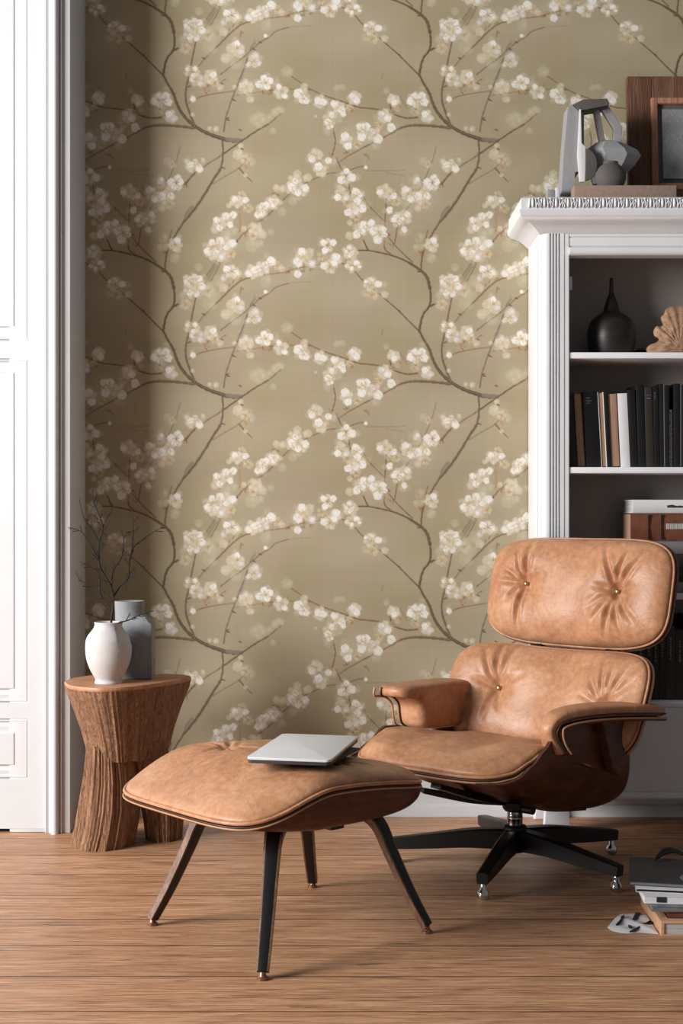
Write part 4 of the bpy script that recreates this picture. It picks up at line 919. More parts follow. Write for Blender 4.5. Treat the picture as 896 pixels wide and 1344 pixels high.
def white_vase():
    y = 3.985; s = F_PX/y; cx = (142.5-448)/s
    pr = [(15.5, 0), (17.5, 1), (17.3, 5), (20.5, 11), (25, 20), (28.5, 30), (30, 40), (30.2, 50), (29.3, 57), (26.5, 63), (22.5, 68), (19.6, 72), (18.2, 76), (18.6, 79), (18, 80), (16.4, 79), (15.8, 74), (17, 68), (20, 58), (20, 20), (.4, 12)]
    t = thing('vase', 'white stoneware vase with a chipped shoulder holding dark twigs on the wooden side table', 'vase', (cx, y, ZTB))
    P = catmull([(r/s, z/s, 0) for r, z in pr], 4)
    def fn(v):
        # broken notch in the right shoulder
        a = math.atan2(v.y, v.x); zz = v.z*s
        if abs(a+0.25) < 0.75 and 48 < zz < 78:
            k = (1-(abs(a+0.25)/0.75)**2)*(1-((zz-63)/15)**2); f = 1-0.16*max(0, k); return Vector((v.x*f, v.y*f, v.z-0.004*k))
        return v
    lathe('body', [(.0005, 0)]+[(max(p.x, .0004), max(0, p.y)) for p in P], M['vase_white'], t, 96, fn=fn)
    lathe('foot_ring', [(15.0/s, 0), (17.9/s, 0), (18.1/s, 1.6/s), (17.3/s, 3.2/s), (15/s, 3.2/s)], M['vase_white'], t, 64)
white_vase()
def grey_bottle():
    y = 4.10; s = F_PX/y
    t = thing('vase', 'slab-sided grey bottle vase behind the white vase', 'vase', ((176-448)/s, y, ZTB))
    bt = ZTB; Z = lambda p: CAM_H-(p-672)/s-bt
    X = lambda p: (p-176)/s
    body = [(X(152), 0), (X(201.5), 0), (X(201.5), Z(818)), (X(198), Z(814)), (X(190.5), Z(809)), (X(188), Z(806)), (X(164), Z(813)), (X(156), Z(822)), (X(151), Z(830))]
    prism('body', body, 'y', -0.036, 0.036, M['vase_grey'], t, 0.004, 3, 50)
    sg = 40; vs, fs = [], []; prof = [(18.8, 814), (18.9, 806), (19.4, 795), (19.8, 789.5), (19.2, 788.6), (17.5, 789.5), (17, 805)]
    for r, p in prof:
        for i in range(sg): a = 2*PI*i/sg; vs.append((X(170)+r/s*math.cos(a), r/s*math.sin(a)*.8, Z(p)))
    for j in range(len(prof)-1):
        for i in range(sg): fs.append((j*sg+i, j*sg+(i+1) % sg, (j+1)*sg+(i+1) % sg, (j+1)*sg+i))
    fs += [tuple(range(sg))[::-1], tuple((len(prof)-1)*sg+i for i in range(sg))]
    auto(mesh('neck', vs, fs, M['vase_grey'], t, True), 50)
grey_bottle()
def twigs():
    y = 3.985; s = F_PX/y; t = None
    c0 = Vector(((144-448)/s, y, ZTB+0.03))
    Q = lambda zx, zy, dy=0: Vector((((zx/2.635)-448)/s, y+dy, CAM_H-((620+zy/2.635)-672)/s))
    main = [([(380, 640, 0), (384, 525, 0), (391, 470, 0), (392, 430, 0), (385, 392, -.01), (352, 330, -.02), (348, 290, -.03), (350, 240, -.035), (364, 190, -.04), (350, 140, -.05), (332, 100, -.05), (330, 55, -.05)], .0019, .0006),
            ([(392, 430, 0), (412, 396, .01), (440, 365, .02), (442, 310, .03), (455, 262, .04), (470, 245, .045), (510, 215, .05), (553, 190, .05)], .0015, .0004),
            ([(442, 310, .03), (452, 260, .03), (455, 200, .035), (452, 145, .04)], .0011, .0004),
            ([(350, 300, -.03), (325, 255, -.04), (300, 215, -.04), (278, 198, -.04), (245, 190, -.04)], .0011, .0004),
            ([(388, 445, 0), (360, 420, .01), (335, 402, .02), (300, 388, .02), (266, 374, .02)], .0011, .0004),
            ([(388, 500, 0), (375, 470, .01), (352, 440, .02), (318, 412, .03), (296, 392, .03)], .001, .0004),
            ([(352, 440, .01), (345, 400, .0), (345, 350, -.01), (318, 325, -.02), (280, 308, -.02)], .001, .0004),
            ([(350, 240, -.035), (330, 200, -.04), (300, 155, -.05), (285, 90, -.05)], .001, .0004),
            ([(364, 190, -.04), (378, 150, -.03), (395, 130, -.03)], .0007, .0003),
            ([(385, 392, 0), (392, 340, .0), (420, 290, .01), (425, 230, .02), (440, 205, .02)], .0011, .0004),
            ([(412, 396, .01), (450, 370, 0), (490, 352, -.01)], .0008, .0003),
            ([(388, 530, 0), (408, 522, -.02), (450, 508, -.03), (492, 490, -.03), (536, 476, -.03)], .0014, .0005)]
    main[-1][0][0] = (384, 560, 0)
    V, Fc = [], []
    def add(pts, r0, r1):
        P = catmull(pts, 5); n = len(P); v, f = tube_data(P, [2.1*(r0+(r1-r0)*i/(n-1)) for i in range(n)], 6); o = len(V); V.extend(v); Fc.extend([tuple(a+o for a in q) for q in f]); return P
    r_ = random.Random(5)
    for pts, r0, r1 in main:
        P = add([Q(*p) for p in pts], r0, r1)
        n = len(P)
        for i in range(n//4, n-1):
            if r_.random() < 0.42:
                d = (P[i+1]-P[i]).normalized(); side = r_.choice((-1, 1)); ax = Vector((d.z*side, r_.uniform(-.5, .5), -d.x*side)); e = (d*0.8+ax*0.75).normalized()
                L = r_.uniform(.008, .03); a = P[i]; b = a+e*L*.5+Vector((0, 0, .001)); c = a+e*L+Vector((0, 0, .003)); add([a, b, c], r1*1.5, .0003)
                if L > .018: add([b, b+(e+d*.8).normalized()*L*.45], r1*1.1, .0003)
    o = mesh('dry_branch', V, Fc, M['twig'], None, True)
    tag(o, 'bare dark forked twigs standing in the white vase', 'branch')
twigs()

# ---------------------------------------------------------------- ottoman
def ottoman():
    O = Vector((-0.123, 3.243, 0)); rz = math.atan2(.65, .76)
    t = thing('ottoman', 'tan leather ottoman with walnut shell and four black bent legs, carrying the silver laptop', 'ottoman', O, rz)
    # local: x along the near wooden side towards the back right, y along the front edge towards the left
    a, b = 0.285, 0.290; cx0, cy0 = -0.030, 0.03
    def zbase(x, y):
        u = (x+a)/(2*a); u = min(1, max(0, u))
        side = 0.327+0.052*min(1, (u/0.42))**1.0*1.0 if u < .42 else 0.379-0.038*((u-.42)/.58)**2.2
        k = max(0, min(1, u/.42)); side = 0.324+0.058*(k*k*(3-2*k))-(0.036*((u-.42)/.58)**2 if u > .42 else 0)
        return side
    def fmap(p, q, h): return (cx0+p, cy0+q, zbase(p, q)+h)
    cr = lambda sd: [(i*2*PI/9+sd, 0.05+0.05*((i*37) % 5)/5, .0035, .0055, 2.0*((i % 3)-1)) for i in range(9)]
    c, outl, _ = pillow('seat_cushion', a, b, 4.6, 0.040, fmap, M['leather'], t, [(-.035, .125, .020, .032, cr(.2)), (.06, -.165, .020, .032, cr(.5))], .004, 60, 260, 4.0, .006, 2)
    for q, p_ in ((.125, -.035), (-.165, .06)):
        r = lathe('button', [(.0003, -.003), (.006, -.002), (.0075, .001), (.006, .0035), (.003, .0045), (.0003, .0048)], M['piping'], t, 20); r.location = fmap(p_, q, .0215)
    edge_tube('piping', outl, fmap, .0015, -.001, .0045, M['leather'], t)
    edge_tube('seam', outl, fmap, .003, -.0085, .0022, M['piping'], t)
    # walnut shell: bowl whose rim follows the cushion edge; deeper under the near side
    nseg, R = 200, 18; vs, fs = [], []
    def bottom(x, y):
        u = (x+a)/(2*a); return 0.312-0.022*min(1, max(0, u)/.35)+0.018*max(0, (u-.55)/.45)**2
    def shellpt(th, r, lower):
        p, q = outl(th, 1.0); l = math.hypot(p, q); g = (1+.004/l)
        zr = zbase(p, q)-.010
        if not lower: return (cx0+p*g*r, cy0+q*g*r, zr*r**6+(1-r**6)*(zbase(p*r, q*r)-.012))
        zb = bottom(p*r, q*r); pr = r; k = max(0, (pr-.90)/.10); kk = 1-math.sqrt(max(0, 1-k*k))
        return (cx0+p*g*r, cy0+q*g*r, zb+(zr-.004-zb)*kk if zr-.004 > zb else zb*(1-kk)+(zr-.006)*kk)
    rr = [0, .3, .6, .8, .88, .90, .92, .94, .955, .97, .98, .988, .994, .998, 1.0]
    for lower in (0, 1):
        for r in rr:
            for i in range(nseg): vs.append(shellpt(2*PI*i/nseg, r, lower))
    N = len(rr)*nseg
    for s_ in (0, 1):
        for j in range(len(rr)-1):
            for i in range(nseg):
                q = (s_*N+j*nseg+i, s_*N+(j+1)*nseg+i, s_*N+(j+1)*nseg+(i+1) % nseg, s_*N+j*nseg+(i+1) % nseg); fs.append(q if s_ == 0 else q[::-1])
    e = (len(rr)-1)*nseg
    for i in range(nseg): fs.append((e+i, N+e+i, N+e+(i+1) % nseg, e+(i+1) % nseg))
    auto(mesh('shell', vs, fs, M['walnut'], t, True), 55)
    edge_tube('shell_edge', outl, fmap, .005, -.0125, .0020, M['ply_edge'], t)
    box('cross_bracket', -.20, .16, -.020, .020, .272, .292, M['black'], t, .003); box('cross_bracket', -.040, .0, -.2, .22, .272, .2915, M['black'], t, .003)
    # legs
    Ri = Matrix.Rotation(-rz, 3, 'Z')
    feet = [(-.166, 2.89), (-.45, 3.27), (.2, 3.21), (-.076, 3.6)]
    for (fx, fy) in feet:
        f = Ri @ (Vector((fx, fy, 0))-O); d = f.normalized(); L = f.length
        path = [d*(L*.30)+Vector((0, 0, .279)), d*(L*.46)+Vector((0, 0, .280)), d*(L*.58)+Vector((0, 0, .272)), d*(L*.66)+Vector((0, 0, .246)), d*(L*.735)+Vector((0, 0, .19)), d*(L*.87)+Vector((0, 0, .095)), d*L+Vector((0, 0, .016))]
        P = catmull(path, 8); n = len(P); w0 = Vector((-d.y, d.x, 0)); cr_ = Ri @ Vector((1, 0, 0)); w0 = w0 if w0.dot(cr_) > 0 else -w0; w0 = (w0+cr_*.8).normalized(); vs, fs, fm = [], [], []
        for i, p in enumerate(P):
            tn = ((P[min(i+1, n-1)]-P[max(i-1, 0)])).normalized(); w = (w0-tn*w0.dot(tn)).normalized(); nn = tn.cross(w).normalized(); k = i/(n-1)
            hw = .0245-.0115*k**1.1; ht = .0095-.002*k
            for (a_, b_) in ((-1, -1), (-.74, -1), (.74, -1), (1, -1), (1, 1), (.74, 1), (-.74, 1), (-1, 1)):
                q = p+w*(hw*a_)+nn*(ht*b_*(1.0 if abs(a_) > .9 else 1.12)); vs.append(q)
        for i in range(n-1):
            for k in range(8): fs.append((i*8+k, i*8+(k+1) % 8, (i+1)*8+(k+1) % 8, (i+1)*8+k)); fm.append(0 if k in (1, 5) else 1)
        fs += [tuple(range(8))[::-1], tuple((n-1)*8+k for k in range(8))]; fm += [0, 0]
        lg = mesh('leg', vs, fs, None, t, False, [M['black_ply'], M['walnut_edge']], fm); auto(lg, 25)
        gl = lathe('glide', [(.010, 0), (.0125, .001), (.0125, .005), (.008, .008), (.006, .017)], M['glide'], lg, 20); gl.location = (f.x, f.y, 0)
M['walnut_edge'] = wood('dark_ply_edge', S(60, 36, 25), S(104, 72, 54), S(150, 112, 88), (30, 30, 2), 0.4, 3, .05)
M['glide'] = plain('copper_glide', S(150, 108, 84), .35, .8)
ottoman()
def laptop():
    bpy.context.view_layer.update()
    cu = [c_ for c_ in bpy.data.objects['ottoman'].children if c_.name.startswith('seat_cushion')][0]; mw = cu.matrix_world; n_ = len(cu.data.vertices); a_ = np.empty(n_*3, np.float32); cu.data.vertices.foreach_get('co', a_); a_ = a_.reshape(-1, 3)
    R_ = np.array(mw)[:3, :3]; T_ = np.array(mw)[:3, 3]; w_ = a_ @ R_.T+T_
    c = Vector((-.0845, 3.19, 0)); ang = math.atan2(.32, .066)
    # rests on the crown of the cushion
    def top(cx_, cy_, an, w, d):
        dx, dy = w_[:, 0]-cx_, w_[:, 1]-cy_; u_ = dx*math.cos(an)+dy*math.sin(an); v_ = -dx*math.sin(an)+dy*math.cos(an)
        return float(w_[(abs(u_) < w) & (abs(v_) < d), 2].max())
    z = max(top(c.x, c.y, ang, .165, .095), top(c.x+.03, c.y-.02, ang-.12, .12, .07))+.0030
    print('LAPTOP Z', z)
    s = box('document_sleeve', -.115, .10, -.090, .05, 0, .004, M['sleeve'], None, .002)
    s.location = (c.x+.012, c.y-.008, z-.0043); s.rotation_euler = (0, 0, ang-.12)
    tag(s, 'dark soft sleeve sticking out from under the laptop on the ottoman', 'sleeve')
    t = thing('laptop', 'closed silver laptop lying on the tan leather ottoman', 'laptop', (c.x, c.y, z), ang)
    def rr(w, d, r, n=6):
        out = []
        for (sx, sy, a0) in ((1, 1, 0), (-1, 1, 90), (-1, -1, 180), (1, -1, 270)):
            for i in range(n+1): a = math.radians(a0+90*i/n); out.append((sx*(w-r)+r*math.cos(a), sy*(d-r)+r*math.sin(a)))
        return out
    prism('base', rr(.164, .094, .010), 'z', 0, .0075, M['laptop_edge'], t, .0015)
    prism('lid', rr(.165, .095, .010), 'z', .0080, .0135, M['silver'], t, .0015)
    box('hinge_bar', -.11, .11, .0925, .0955, .004, .010, M['laptop_edge'], t, .001)
laptop()

# ---------------------------------------------------------------- lounge chair
def chair():
    H = Vector((.48, 3.80, 0)); rz = math.radians(-43)
    t = thing('lounge_chair', 'tan leather lounge chair with buttoned headrest, dark wood shells and black star base', 'armchair', H, rz)
    Lh, Wn, Pp, Pe = M['leather'], M['walnut'], M['piping'], M['ply_edge']
    # ---- panels
    def panel_map(center, tilt, curve, curve_q=0.0, toe=0):
        # p along +x, q up the panel, h towards the sitter (-y); panel rotated about x by tilt (top leaning back)
        ct, st = math.cos(tilt), math.sin(tilt)
        def f(p, q, h):
            n = h+curve*(p/.31)**2+curve_q*(q/.15)**2; x = p
            y = q*st-n*ct; z = q*ct+n*st
            return (center[0]+x, center[1]+y, center[2]+z)
        return f
    CR = lambda lst: [(math.radians(a), l, d, w, c) for a, l, d, w, c in lst]
    # headrest
    fh = panel_map((0, .335, .748), math.radians(14), .030)
    crA = CR([(80, .12, .009, .007, .8), (112, .10, .006, .006, -1), (-92, .13, .010, .006, .3), (-130, .07, .006, .007, 0), (175, .09, .005, .007, 1), (145, .08, .005, .006, 1), (20, .08, .003, .007, 0), (-35, .07, .003, .007, 1)])
    crB = CR([(105, .13, .009, .0065, 1.2), (78, .12, .008, .006, -1), (48, .13, .006, .006, 1), (-97, .13, .011, .006, 0), (-78, .13, .007, .006, 1), (-120, .10, .008, .007, -.6), (-145, .09, .005, .007, 0), (-55, .12, .005, .007, 1), (170, .07, .004, .007, 0), (15, .06, .003, .007, 0)])
    hr = bpy.data.objects.new('headrest', None)
    c, o1, hh = pillow('headrest_cushion', .31, .160, 4.2, .068, fh, Lh, t, [(-.175, .012, .040, .050, crA), (.145, .000, .040, .050, crB)], .004, 84, 340, 3.0, .006, 4)
    for p, q in ((-.175, .012), (.145, .0)):
        h0 = hh(p, q, .3); b = lathe('button', [(.0003, -.004), (.0065, -.003), (.0085, .001), (.007, .0045), (.004, .006), (.0003, .0065)], M['brass'], t, 24); b.location = fh(p, q, h0+.004); b.rotation_euler = (math.radians(90-14), 0, 0)
    edge_tube('piping', o1, fh, .001, -.002, .0042, Lh, t); edge_tube('seam', o1, fh, .002, -.0085, .0028, Pp, t)
    panel_sheet('headrest_shell', o1, fh, .003, -.011, -.022, Wn, t); edge_tube('shell_edge', o1, fh, .004, -.0165, .0045, M['walnut_edge'], t)
    # backrest
    tb = math.radians(25)
    fb = panel_map((0, .185, .440), tb, .060)
    crC = CR([(95, .15, .008, .007, .5), (125, .12, .006, .007, -1), (70, .16, .006, .007, 1), (-95, .10, .006, .007, 0), (170, .07, .004, .007, 0), (-60, .08, .004, .007, 0), (25, .10, .003, .008, 0)])
    crD = CR([(75, .10, .006, .006, 1), (55, .12, .007, .006, 1), (100, .12, .006, .006, -.5), (40, .12, .004, .007, 0), (125, .1, .005, .007, 0), (160, .08, .004, .008, 0)])
    c, o2, hb = pillow('backrest_cushion', .33, .158, 4.4, .066, fb, Lh, t, [(-.165, .012, .038, .046, crC), (.205, -.015, .030, .046, crD)], .004, 80, 340, 3.2, .006, 9)
    p, q = -.165, .012; b = lathe('button', [(.0003, -.004), (.0065, -.003), (.0085, .001), (.007, .0045), (.004, .006), (.0003, .0065)], M['brass'], t, 24); b.location = fb(p, q, hb(p, q, .3)+.004); b.rotation_euler = (math.radians(65), 0, 0)
    edge_tube('piping', o2, fb, .001, -.002, .0042, Lh, t); edge_tube('seam', o2, fb, .002, -.0085, .0028, Pp, t)
    panel_sheet('backrest_shell', o2, fb, .004, -.012, -.024, Wn, t); edge_tube('shell_edge', o2, fb, .005, -.0175, .0048, Pe, t)
    # spine brackets joining the two back shells
    for sx in (-.13, .13):
        P = [Vector(fb(sx, -.02, -.034)), Vector(fb(sx, .12, -.036)), Vector((sx, .318, .62)), Vector(fh(sx, -.06, -.034)), Vector(fh(sx, .05, -.030))]
        P = catmull(P, 6); n = len(P); vs, fs = [], []
        for i, p_ in enumerate(P):
            tn = (P[min(i+1, n-1)]-P[max(i-1, 0)]).normalized(); nn = tn.cross(Vector((1, 0, 0))).normalized()
            for (a_, b_) in ((-1, -1), (1, -1), (1, 1), (-1, 1)): vs.append(p_+Vector((.019*a_, 0, 0))+nn*(.006*b_))
        for i in range(n-1):
            for k in range(4): fs.append((i*4+k, i*4+(k+1) % 4, (i+1)*4+(k+1) % 4, (i+1)*4+k))
        fs += [(3, 2, 1, 0), tuple((n-1)*4+k for k in range(4))]
        mesh('back_bracket', vs, fs, M['black'], t)
    # ---- seat
    rim = [(-.46, .318), (-.42, .322), (-.36, .333), (-.30, .357), (-.25, .388), (-.20, .425), (-.12, .447), (-.03, .447), (.05, .42), (.10, .375), (.16, .335), (.21, .29), (.25, .235)]
    bot = [(-.46, .314), (-.42, .315), (-.36, .304), (-.29, .278), (-.20, .240), (-.09, .199), (.03, .166), (.12, .156), (.18, .160), (.23, .185), (.25, .21)]
    cen = [(-.46, .332), (-.40, .334), (-.3, .330), (-.15, .318), (.0, .305), (.15, .30)]
    csd = [(-.46, .330), (-.42, .334), (-.36, .345), (-.30, .369), (-.25, .388), (-.20, .385), (-.1, .345), (0, .315), (.15, .30)]
    ws = .272; yc, bb = -.150, .283
    def zseat(x, y):
        k = min(1, abs(x)/ws); return interp(y, cen)*(1-k**4)+interp(y, csd)*k**4
    def fs_(p, q, h):
        x, y = p, yc+q; front = max(0, (-.30-y)/.14)
        return (x, y, zseat(x, y)+h-.0*front)
    c, o3, hs = pillow('seat_cushion', .262, bb, 4.4, .062, fs_, Lh, t, [], .004, 70, 300, 3.6, .012, 12)
    edge_tube('piping', o3, fs_, .001, -.001, .0045, Lh, t); edge_tube('seam', o3, fs_, .003, -.008, .0030, Pp, t); 
    pts = []
    for i in range(401):
        an = PI*(0.5+i/200); p_, q_ = o3(an, 1.0); l = math.hypot(p_, q_)
        if yc+q_ < -.205 : pts.append(Vector(fs_(p_*(1+.007/l), q_*(1+.007/l), -.013)))
    pts = sorted(pts, key=lambda v: math.atan2(v.y-(-.205)-.02, v.x)); tube('shell_edge', pts, .0028, Pe, t)
    ny, na = 70, 60; th = .010; vs, fs = [], []
    y0, y1 = -.436, .250
    def wy(y):
        if y > .10: k = (y-.10)/(y1-.10); return ws*(1-k**3.2)**.5*1.0+.002
        if y < -.36: k = (-.36-y)/(.076); k = min(1, k); return ws*(1-k**3.0*.999)**(1/3.0)*1.0+.002
        return ws+.002
    for s_ in (0, 1):
        for j in range(ny+1):
            y = y0+(y1-y0)*j/ny; w = wy(y)-(th if s_ else 0); w = max(w, .001)
            zr = zr0 = interp(y, rim); zb = min(interp(y, bot), zr-.002)+(th if s_ else 0); zb = min(zb, zr-.001)
            for i in range(na+1):
                an = -PI/2+PI*i/na; sn, cn = math.sin(an), math.cos(an); zr = zr0 if i >= na/2 else min(zr0, max(interp(y, csd)+.004, zb+.002))
                vs.append((w*math.copysign(abs(sn)**.62, sn), y, zr-(zr-zb)*abs(cn)**.62))
    N = (ny+1)*(na+1)
    for s_ in (0, 1):
        for j in range(ny):
            for i in range(na):
                q = (s_*N+j*(na+1)+i, s_*N+j*(na+1)+i+1, s_*N+(j+1)*(na+1)+i+1, s_*N+(j+1)*(na+1)+i); fs.append(q if s_ else q[::-1])
    for j in range(ny):
        for i in (0, na): A = j*(na+1)+i; B = A+na+1; fs.append((A, B, N+B, N+A) if i == 0 else (A, N+A, N+B, B))
    for j in (0, ny):
        for i in range(na): A = j*(na+1)+i; fs.append((A, A+1, N+A+1, N+A) if j else (A, N+A, N+A+1, A+1))
    o = mesh('seat_shell', vs, fs, Wn, t, True); auto(o, 60)
    # ---- arms
    def arm_sweep(name, path, w, th, mat, x, roundness=.4, taper=None):
        P = catmull([(0, a_, b_) for a_, b_ in path], 8); n = len(P); vs, fs = [], []; m = 24
        for i, p_ in enumerate(P):
            tn = (P[min(i+1, n-1)]-P[max(i-1, 0)]).normalized(); nn = Vector((1, 0, 0)).cross(tn)
            e = min(i, n-1-i)/3.0; k = 1 if e >= 1 else math.sqrt(max(0.02, 1-(1-e)**2))
            f_ = 1.0 if not taper else max(.30, min(1, .30+.70*((p_.y+.212)/.26)**.8 if p_.y > -.212 else .30)); hw = w/2*(0.86+.14*k)*f_; ht = th/2*k; xs = x-(w/2)*(1-f_)
            for q in range(m):
                a_ = 2*PI*q/m; c_, s_ = math.cos(a_), math.sin(a_); d = (abs(c_)**5+abs(s_)**5)**(-1/5)
                d2 = (abs(c_)**3+abs(s_)**3)**(-1/3); vs.append(Vector((xs+hw*c_*d, 0, 0))+p_+nn*(ht*s_*d2))
        for i in range(n-1):
            for q in range(m): fs.append((i*m+q, i*m+(q+1) % m, (i+1)*m+(q+1) % m, (i+1)*m+q))
        fs += [tuple(range(m))[::-1], tuple((n-1)*m+q for q in range(m))]
        return auto(mesh(name, vs, fs, mat, t, True), 60)
    xa = .302
    near = [(-.185, .375), (-.205, .405), (-.212, .435), (-.190, .460), (-.14, .469), (-.05, .470), (.06, .463), (.155, .452), (.178, .450)]
    arm_sweep('armrest_pad', near, .128, .034, Lh, xa, taper=True)
    ins = [(y+(.017 if i < 3 else .004), z-(.022 if i > 2 else .008)) for i, (y, z) in enumerate(near)]
    arm_sweep('armrest_shell', ins, .134, .011, Wn, xa, taper=True)
    def side_line(name, xx, dz, r, mat, pth):
        P = [Vector((p_.x-.128*(1-max(.30, min(1, .30+.70*(max(0, p_.y+.212)/.26)**.8))), p_.y, p_.z)) for p_ in catmull([(xx, a_, b_+dz) for a_, b_ in pth], 8)]; tube(name, P[2:-2], r, mat, t, 8)
    side_line('armrest_piping', xa+.0655, -.006, .0026, Pp, [(y+(.004 if i < 3 else 0), z) for i, (y, z) in enumerate(near)])
    side_line('armrest_edge', xa+.067, 0, .0028, Pe, [(y+(.017 if i < 3 else .004), z-(.018 if i > 2 else .008)) for i, (y, z) in enumerate(near)])
    # inner flank of the near arm and the bracket that joins it to the shells
    prism('armrest_bracket', [(-.03, .452), (.145, .440), (.12, .36), (.085, .30), (.055, .285), (.02, .31), (.0, .37)], 'x', .272, .300, Wn, t, .006)
    prism('armrest_bracket', [(-.06, .440), (.14, .440), (.12, .38), (.085, .33), (.055, .32), (-.05, .38)], 'x', -.300, -.274, Wn, t, .006)
    far = [(-.196, .474), (-.192, .490), (-.16, .496), (-.05, .497), (.08, .492), (.145, .480), (.165, .455), (.165, .40), (.13, .365), (.05, .356), (-.06, .362), (-.100, .375), (-.112, .40), (-.118, .435), (-.140, .456), (-.170, .464), (-.190, .466)]
    P = catmull([(a_, b_, 0) for a_, b_ in far+[far[0]]], 4)[:-1]
    xs_ = [(-xa-.045, .80), (-xa-.043, .88), (-xa-.036, .95), (-xa-.024, .985), (-xa-.006, 1.0), (-xa+.022, 1.0), (-xa+.040, .985), (-xa+.052, .95), (-xa+.0595, .88), (-xa+.062, .80)]
    gx, gz = .02, .435; vs = [(xx, gx+(p_.x-gx)*k_, gz+(p_.y-gz)*k_) for xx, k_ in xs_ for p_ in P]; m_ = len(P)
    fs = [(j*m_+i, j*m_+(i+1) % m_, (j+1)*m_+(i+1) % m_, (j+1)*m_+i) for j in range(len(xs_)-1) for i in range(m_)]+[tuple(range(m_))[::-1], tuple((len(xs_)-1)*m_+i for i in range(m_))]
    auto(mesh('armrest_pad', vs, fs, Lh, t, True), 80)
    Pl = [(xx, a_, b_) for xx in (-xa-.020,) for a_, b_ in far[10:]+far[:2]]
    tube('armrest_piping', catmull(Pl, 6), .0032, Pp, t, 8)
    Pl = [(-xa-.046, a_, b_) for a_, b_ in far[10:]+far[:2]]; tube('armrest_edge', catmull([(a+.0, b, c-.004) for a, b, c in Pl], 6), .0035, Pe, t, 8)
    # ---- base
    Bk = M['black']
    star_z = .088
    lathe('hub', [(.001, .045), (.026, .045), (.030, .052), (.032, .07), (.034, .11), (.030, .118), (.024, .12), (.001, .12)], Bk, t, 40)
    lathe('column', [(.021, .118), (.0215, .122), (.0215, .136), (.0225, .137), (.0225, .141), (.0215, .142), (.0215, .175), (.001, .176)], M['chrome'], t, 40)
    # swivel block with support struts under the seat
    lathe('swivel_block', [(.028, .158), (.034, .166), (.036, .19), (.030, .205), (.001, .205)], Bk, t, 32)
    def strut(pts, w0, w1, h0, h1):
        P = [Vector(p_) for p_ in pts]; P = catmull(P, 5); n = len(P); vs, fs = [], []
        for i, p_ in enumerate(P):
            k = i/(n-1); tn = (P[min(i+1, n-1)]-P[max(i-1, 0)]).normalized(); sd = tn.cross(Vector((0, 0, 1))).normalized(); up = sd.cross(tn); w = w0+(w1-w0)*k; h_ = h0+(h1-h0)*k
            for a_, b_ in ((-1, -1), (-.8, -1.1), (.8, -1.1), (1, -1), (1, .8), (.7, 1), (-.7, 1), (-1, .8)): vs.append(p_+sd*(w*a_)+up*(h_*b_))
        for i in range(n-1):
            for k in range(8): fs.append((i*8+k, i*8+(k+1) % 8, (i+1)*8+(k+1) % 8, (i+1)*8+k))
        fs += [tuple(range(8))[::-1], tuple((n-1)*8+k for k in range(8))]
        return vs, fs
    for (ex, ey, ez) in ((.015, -.365, .288), (.15, -.22, .232), (-.15, -.22, .232), (-.15, .12, .178), (.16, .11, .180)):
        v, f = strut([(ex*.08, ey*.08, .188), (ex*.5, ey*.5, (ez+.186)/2-.012), (ex, ey, ez-.006)], .020, .016, .012, .006); auto(mesh('support_strut', v, f, Bk, t), 30)
    kb = tube('tilt_knob', [(.03, .0, .168), (.062, .0, .168)], .013, Bk, t, 16)
    for A in (27, -46, -111, -189, -261):
        a_ = math.radians(A+43); d = Vector((math.cos(a_), math.sin(a_), 0)); L = .335
        v, f = strut([d*.015+Vector((0, 0, .082)), d*.12+Vector((0, 0, .080)), d*.24+Vector((0, 0, .067)), d*(L+.012)+Vector((0, 0, .056))], .023, .0145, .029, .014)
        lg = mesh('star_leg', v, f, Bk, t); auto(lg, 30)
        ft = d*L; g = lathe('glide', [(.001, 0), (.012, .0005), (.0155, .006), (.0165, .013), (.014, .021), (.008, .027), (.006, .05)], M['chrome'], lg, 24); g.location = (ft.x, ft.y, 0)
chair()

